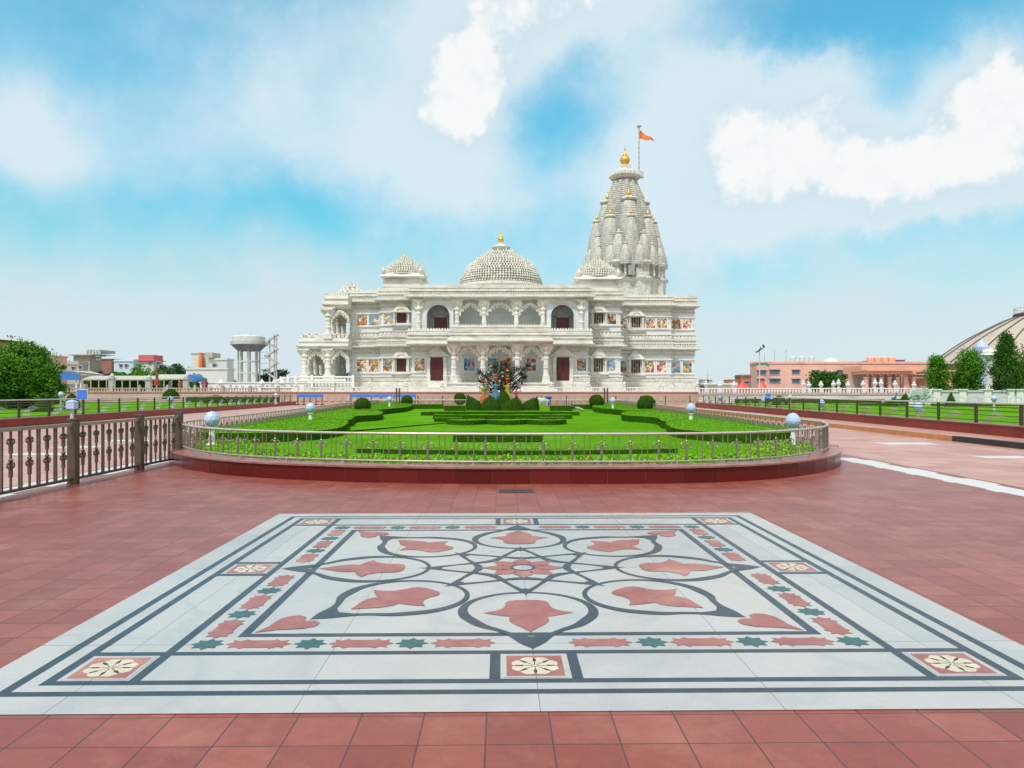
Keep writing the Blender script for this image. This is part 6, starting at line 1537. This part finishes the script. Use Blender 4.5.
SOFT=[(15,135,60,55,.55),(110,170,130,50,.28),(60,60,120,60,.12),(280,105,130,70,.42),(400,150,110,70,.35),(470,190,120,45,.35),(565,15,150,45,.9),(460,90,70,80,.6),(330,20,90,40,.15),
      (640,110,70,50,.30),(610,200,90,50,.25),(790,150,150,70,.85),(780,75,120,30,.55),(740,215,110,45,.7),(880,190,120,40,.55),(985,150,90,80,.9),(930,232,150,16,-.45),
      (560,115,45,50,-.38),(280,210,120,35,-.35),(120,60,100,45,-.2),(60,215,80,25,-.1),(700,180,60,60,.3),(800,20,130,30,-.35),(940,25,110,35,-.4),(905,105,36,40,-.45),(540,225,60,25,-.1)]
CRISP=[(470,68,48,44,1.1),(455,115,42,36,1.0),(500,92,26,26,.5),(520,10,60,30,.45),(560,-5,120,30,.45),(640,-10,90,20,.3),(730,150,42,40,.9),(775,135,48,36,.8),(815,155,60,48,.9),(865,175,50,34,.8),(985,95,42,38,1.0),(1010,140,65,60,.9),(945,155,50,32,.9),(900,180,50,30,.8),(760,195,60,25,.5),
       (850,100,50,10,.45),(790,70,40,8,.35),(560,115,38,44,-1.0),(905,95,38,38,-.8),(20,110,40,16,.25)]
nz=noise(7,10,.62); nz2=noise(17,10,.62); nz3=noise(38,6,.6)
soft=MT('ADD',total(SOFT,.20),MT('MULTIPLY',MT('SUBTRACT',nz,.5),.95)); dens=MT('ADD',MT('ADD',total(CRISP),MT('MULTIPLY',MT('SUBTRACT',nz2,.5),.75)),MT('MULTIPLY',MT('SUBTRACT',nz3,.5),.35))
def sstep(v,a,b,lo=0,hi=1):
    n=N(nt,'ShaderNodeMapRange',interpolation_type='SMOOTHSTEP'); n.inputs[1].default_value=a; n.inputs[2].default_value=b; n.inputs[3].default_value=lo; n.inputs[4].default_value=hi; L.new(v,n.inputs[0]); return n.outputs[0]
softm=sstep(soft,-.15,.95); densm=MT('MAXIMUM',MT('MULTIPLY',sstep(dens,.22,.92),.95),MT('MULTIPLY',sstep(dens,.05,.9),.75))
# haze band by elevation with wavy upper edge
hz=MT('ADD',el,MT('MULTIPLY',MT('SUBTRACT',noise(6,7,.6),.5),-.20)); haze=sstep(hz,.08,.24,1,0)
hz2=sstep(el,.0,.5,1,0)
def mixc(f,a,b):
    n=N(nt,'ShaderNodeMix',data_type='RGBA')
    if isinstance(f,(int,float)): n.inputs[0].default_value=f
    else: L.new(f,n.inputs[0])
    for i,v in ((6,a),(7,b)):
        if isinstance(v,tuple): n.inputs[i].default_value=(*v,1)
        else: L.new(v,n.inputs[i])
    return n.outputs[2]
K=1/.12
def sstep0(v,a,b,lo,hi): return sstep(v,a,b,lo,hi)
tint=N(nt,'ShaderNodeMix',data_type='RGBA',blend_type='MULTIPLY'); tint.inputs[0].default_value=1; L.new(sky.outputs[0],tint.inputs[6]); tint.inputs[7].default_value=(.60,1.60,1.46,1)
SKYT=tint
bs=N(nt,'ShaderNodeVectorMath',operation='SCALE'); L.new(tint.outputs[2],bs.inputs[0]); L.new(sstep0(el,.05,.42,.76,1.16),bs.inputs['Scale']); base=bs.outputs[0]
c=lambda r,g,b:(r*K,g*K,b*K)
col=mixc(MT('MULTIPLY',softm,.92),base,mixc(softm,c(.50,.75,.90),c(.74,.86,.92)))
col=mixc(MT('MULTIPLY',haze,.92),col,c(.69,.79,.835))
under=MT('ADD',sstep(dens,.45,1.3),MT('MULTIPLY',MT('SUBTRACT',nz3,.5),1.6))
cs=mixc(sstep(under,.15,1.05),c(.64,.78,.86),c(.97,.97,.96))
col=mixc(MT('MULTIPLY',MT('MULTIPLY',densm,.92),MT('SUBTRACT',1.0,MT('MULTIPLY',haze,.7))),col,cs)
# neutral overcast added to the unseen sky overhead and behind, to whiten the light
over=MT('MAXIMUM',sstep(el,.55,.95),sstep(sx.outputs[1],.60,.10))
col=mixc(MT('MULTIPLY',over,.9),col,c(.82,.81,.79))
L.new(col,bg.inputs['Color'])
# ================================================================ SUN, CAMERA, VIEW
sl=bpy.data.lights.new('sun','SUN'); sl.energy=3.6; sl.angle=R(6); sl.color=(1,.965,.91); so=bpy.data.objects.new('sun',sl); COL.objects.link(so)
d=Vector((math.sin(SUN_ROT)*math.cos(SUN_EL),math.cos(SUN_ROT)*math.cos(SUN_EL),math.sin(SUN_EL))); so.rotation_euler=d.to_track_quat('Z','Y').to_euler(); so.location=(-20,-10,40)
cam=bpy.data.cameras.new('camera'); co=bpy.data.objects.new('camera',cam); COL.objects.link(co); sc.camera=co
co.location=(0,0,H); co.rotation_euler=(R(90),0,0); cam.sensor_width=36; cam.lens=F/1024*36; cam.shift_y=(YH-384)/1024; cam.clip_start=.1; cam.clip_end=6000
sc.view_settings.view_transform='Standard'; sc.view_settings.look='None'; sc.view_settings.exposure=0; sc.view_settings.gamma=1
sc.render.engine='CYCLES'; sc.render.resolution_x=1024; sc.render.resolution_y=768
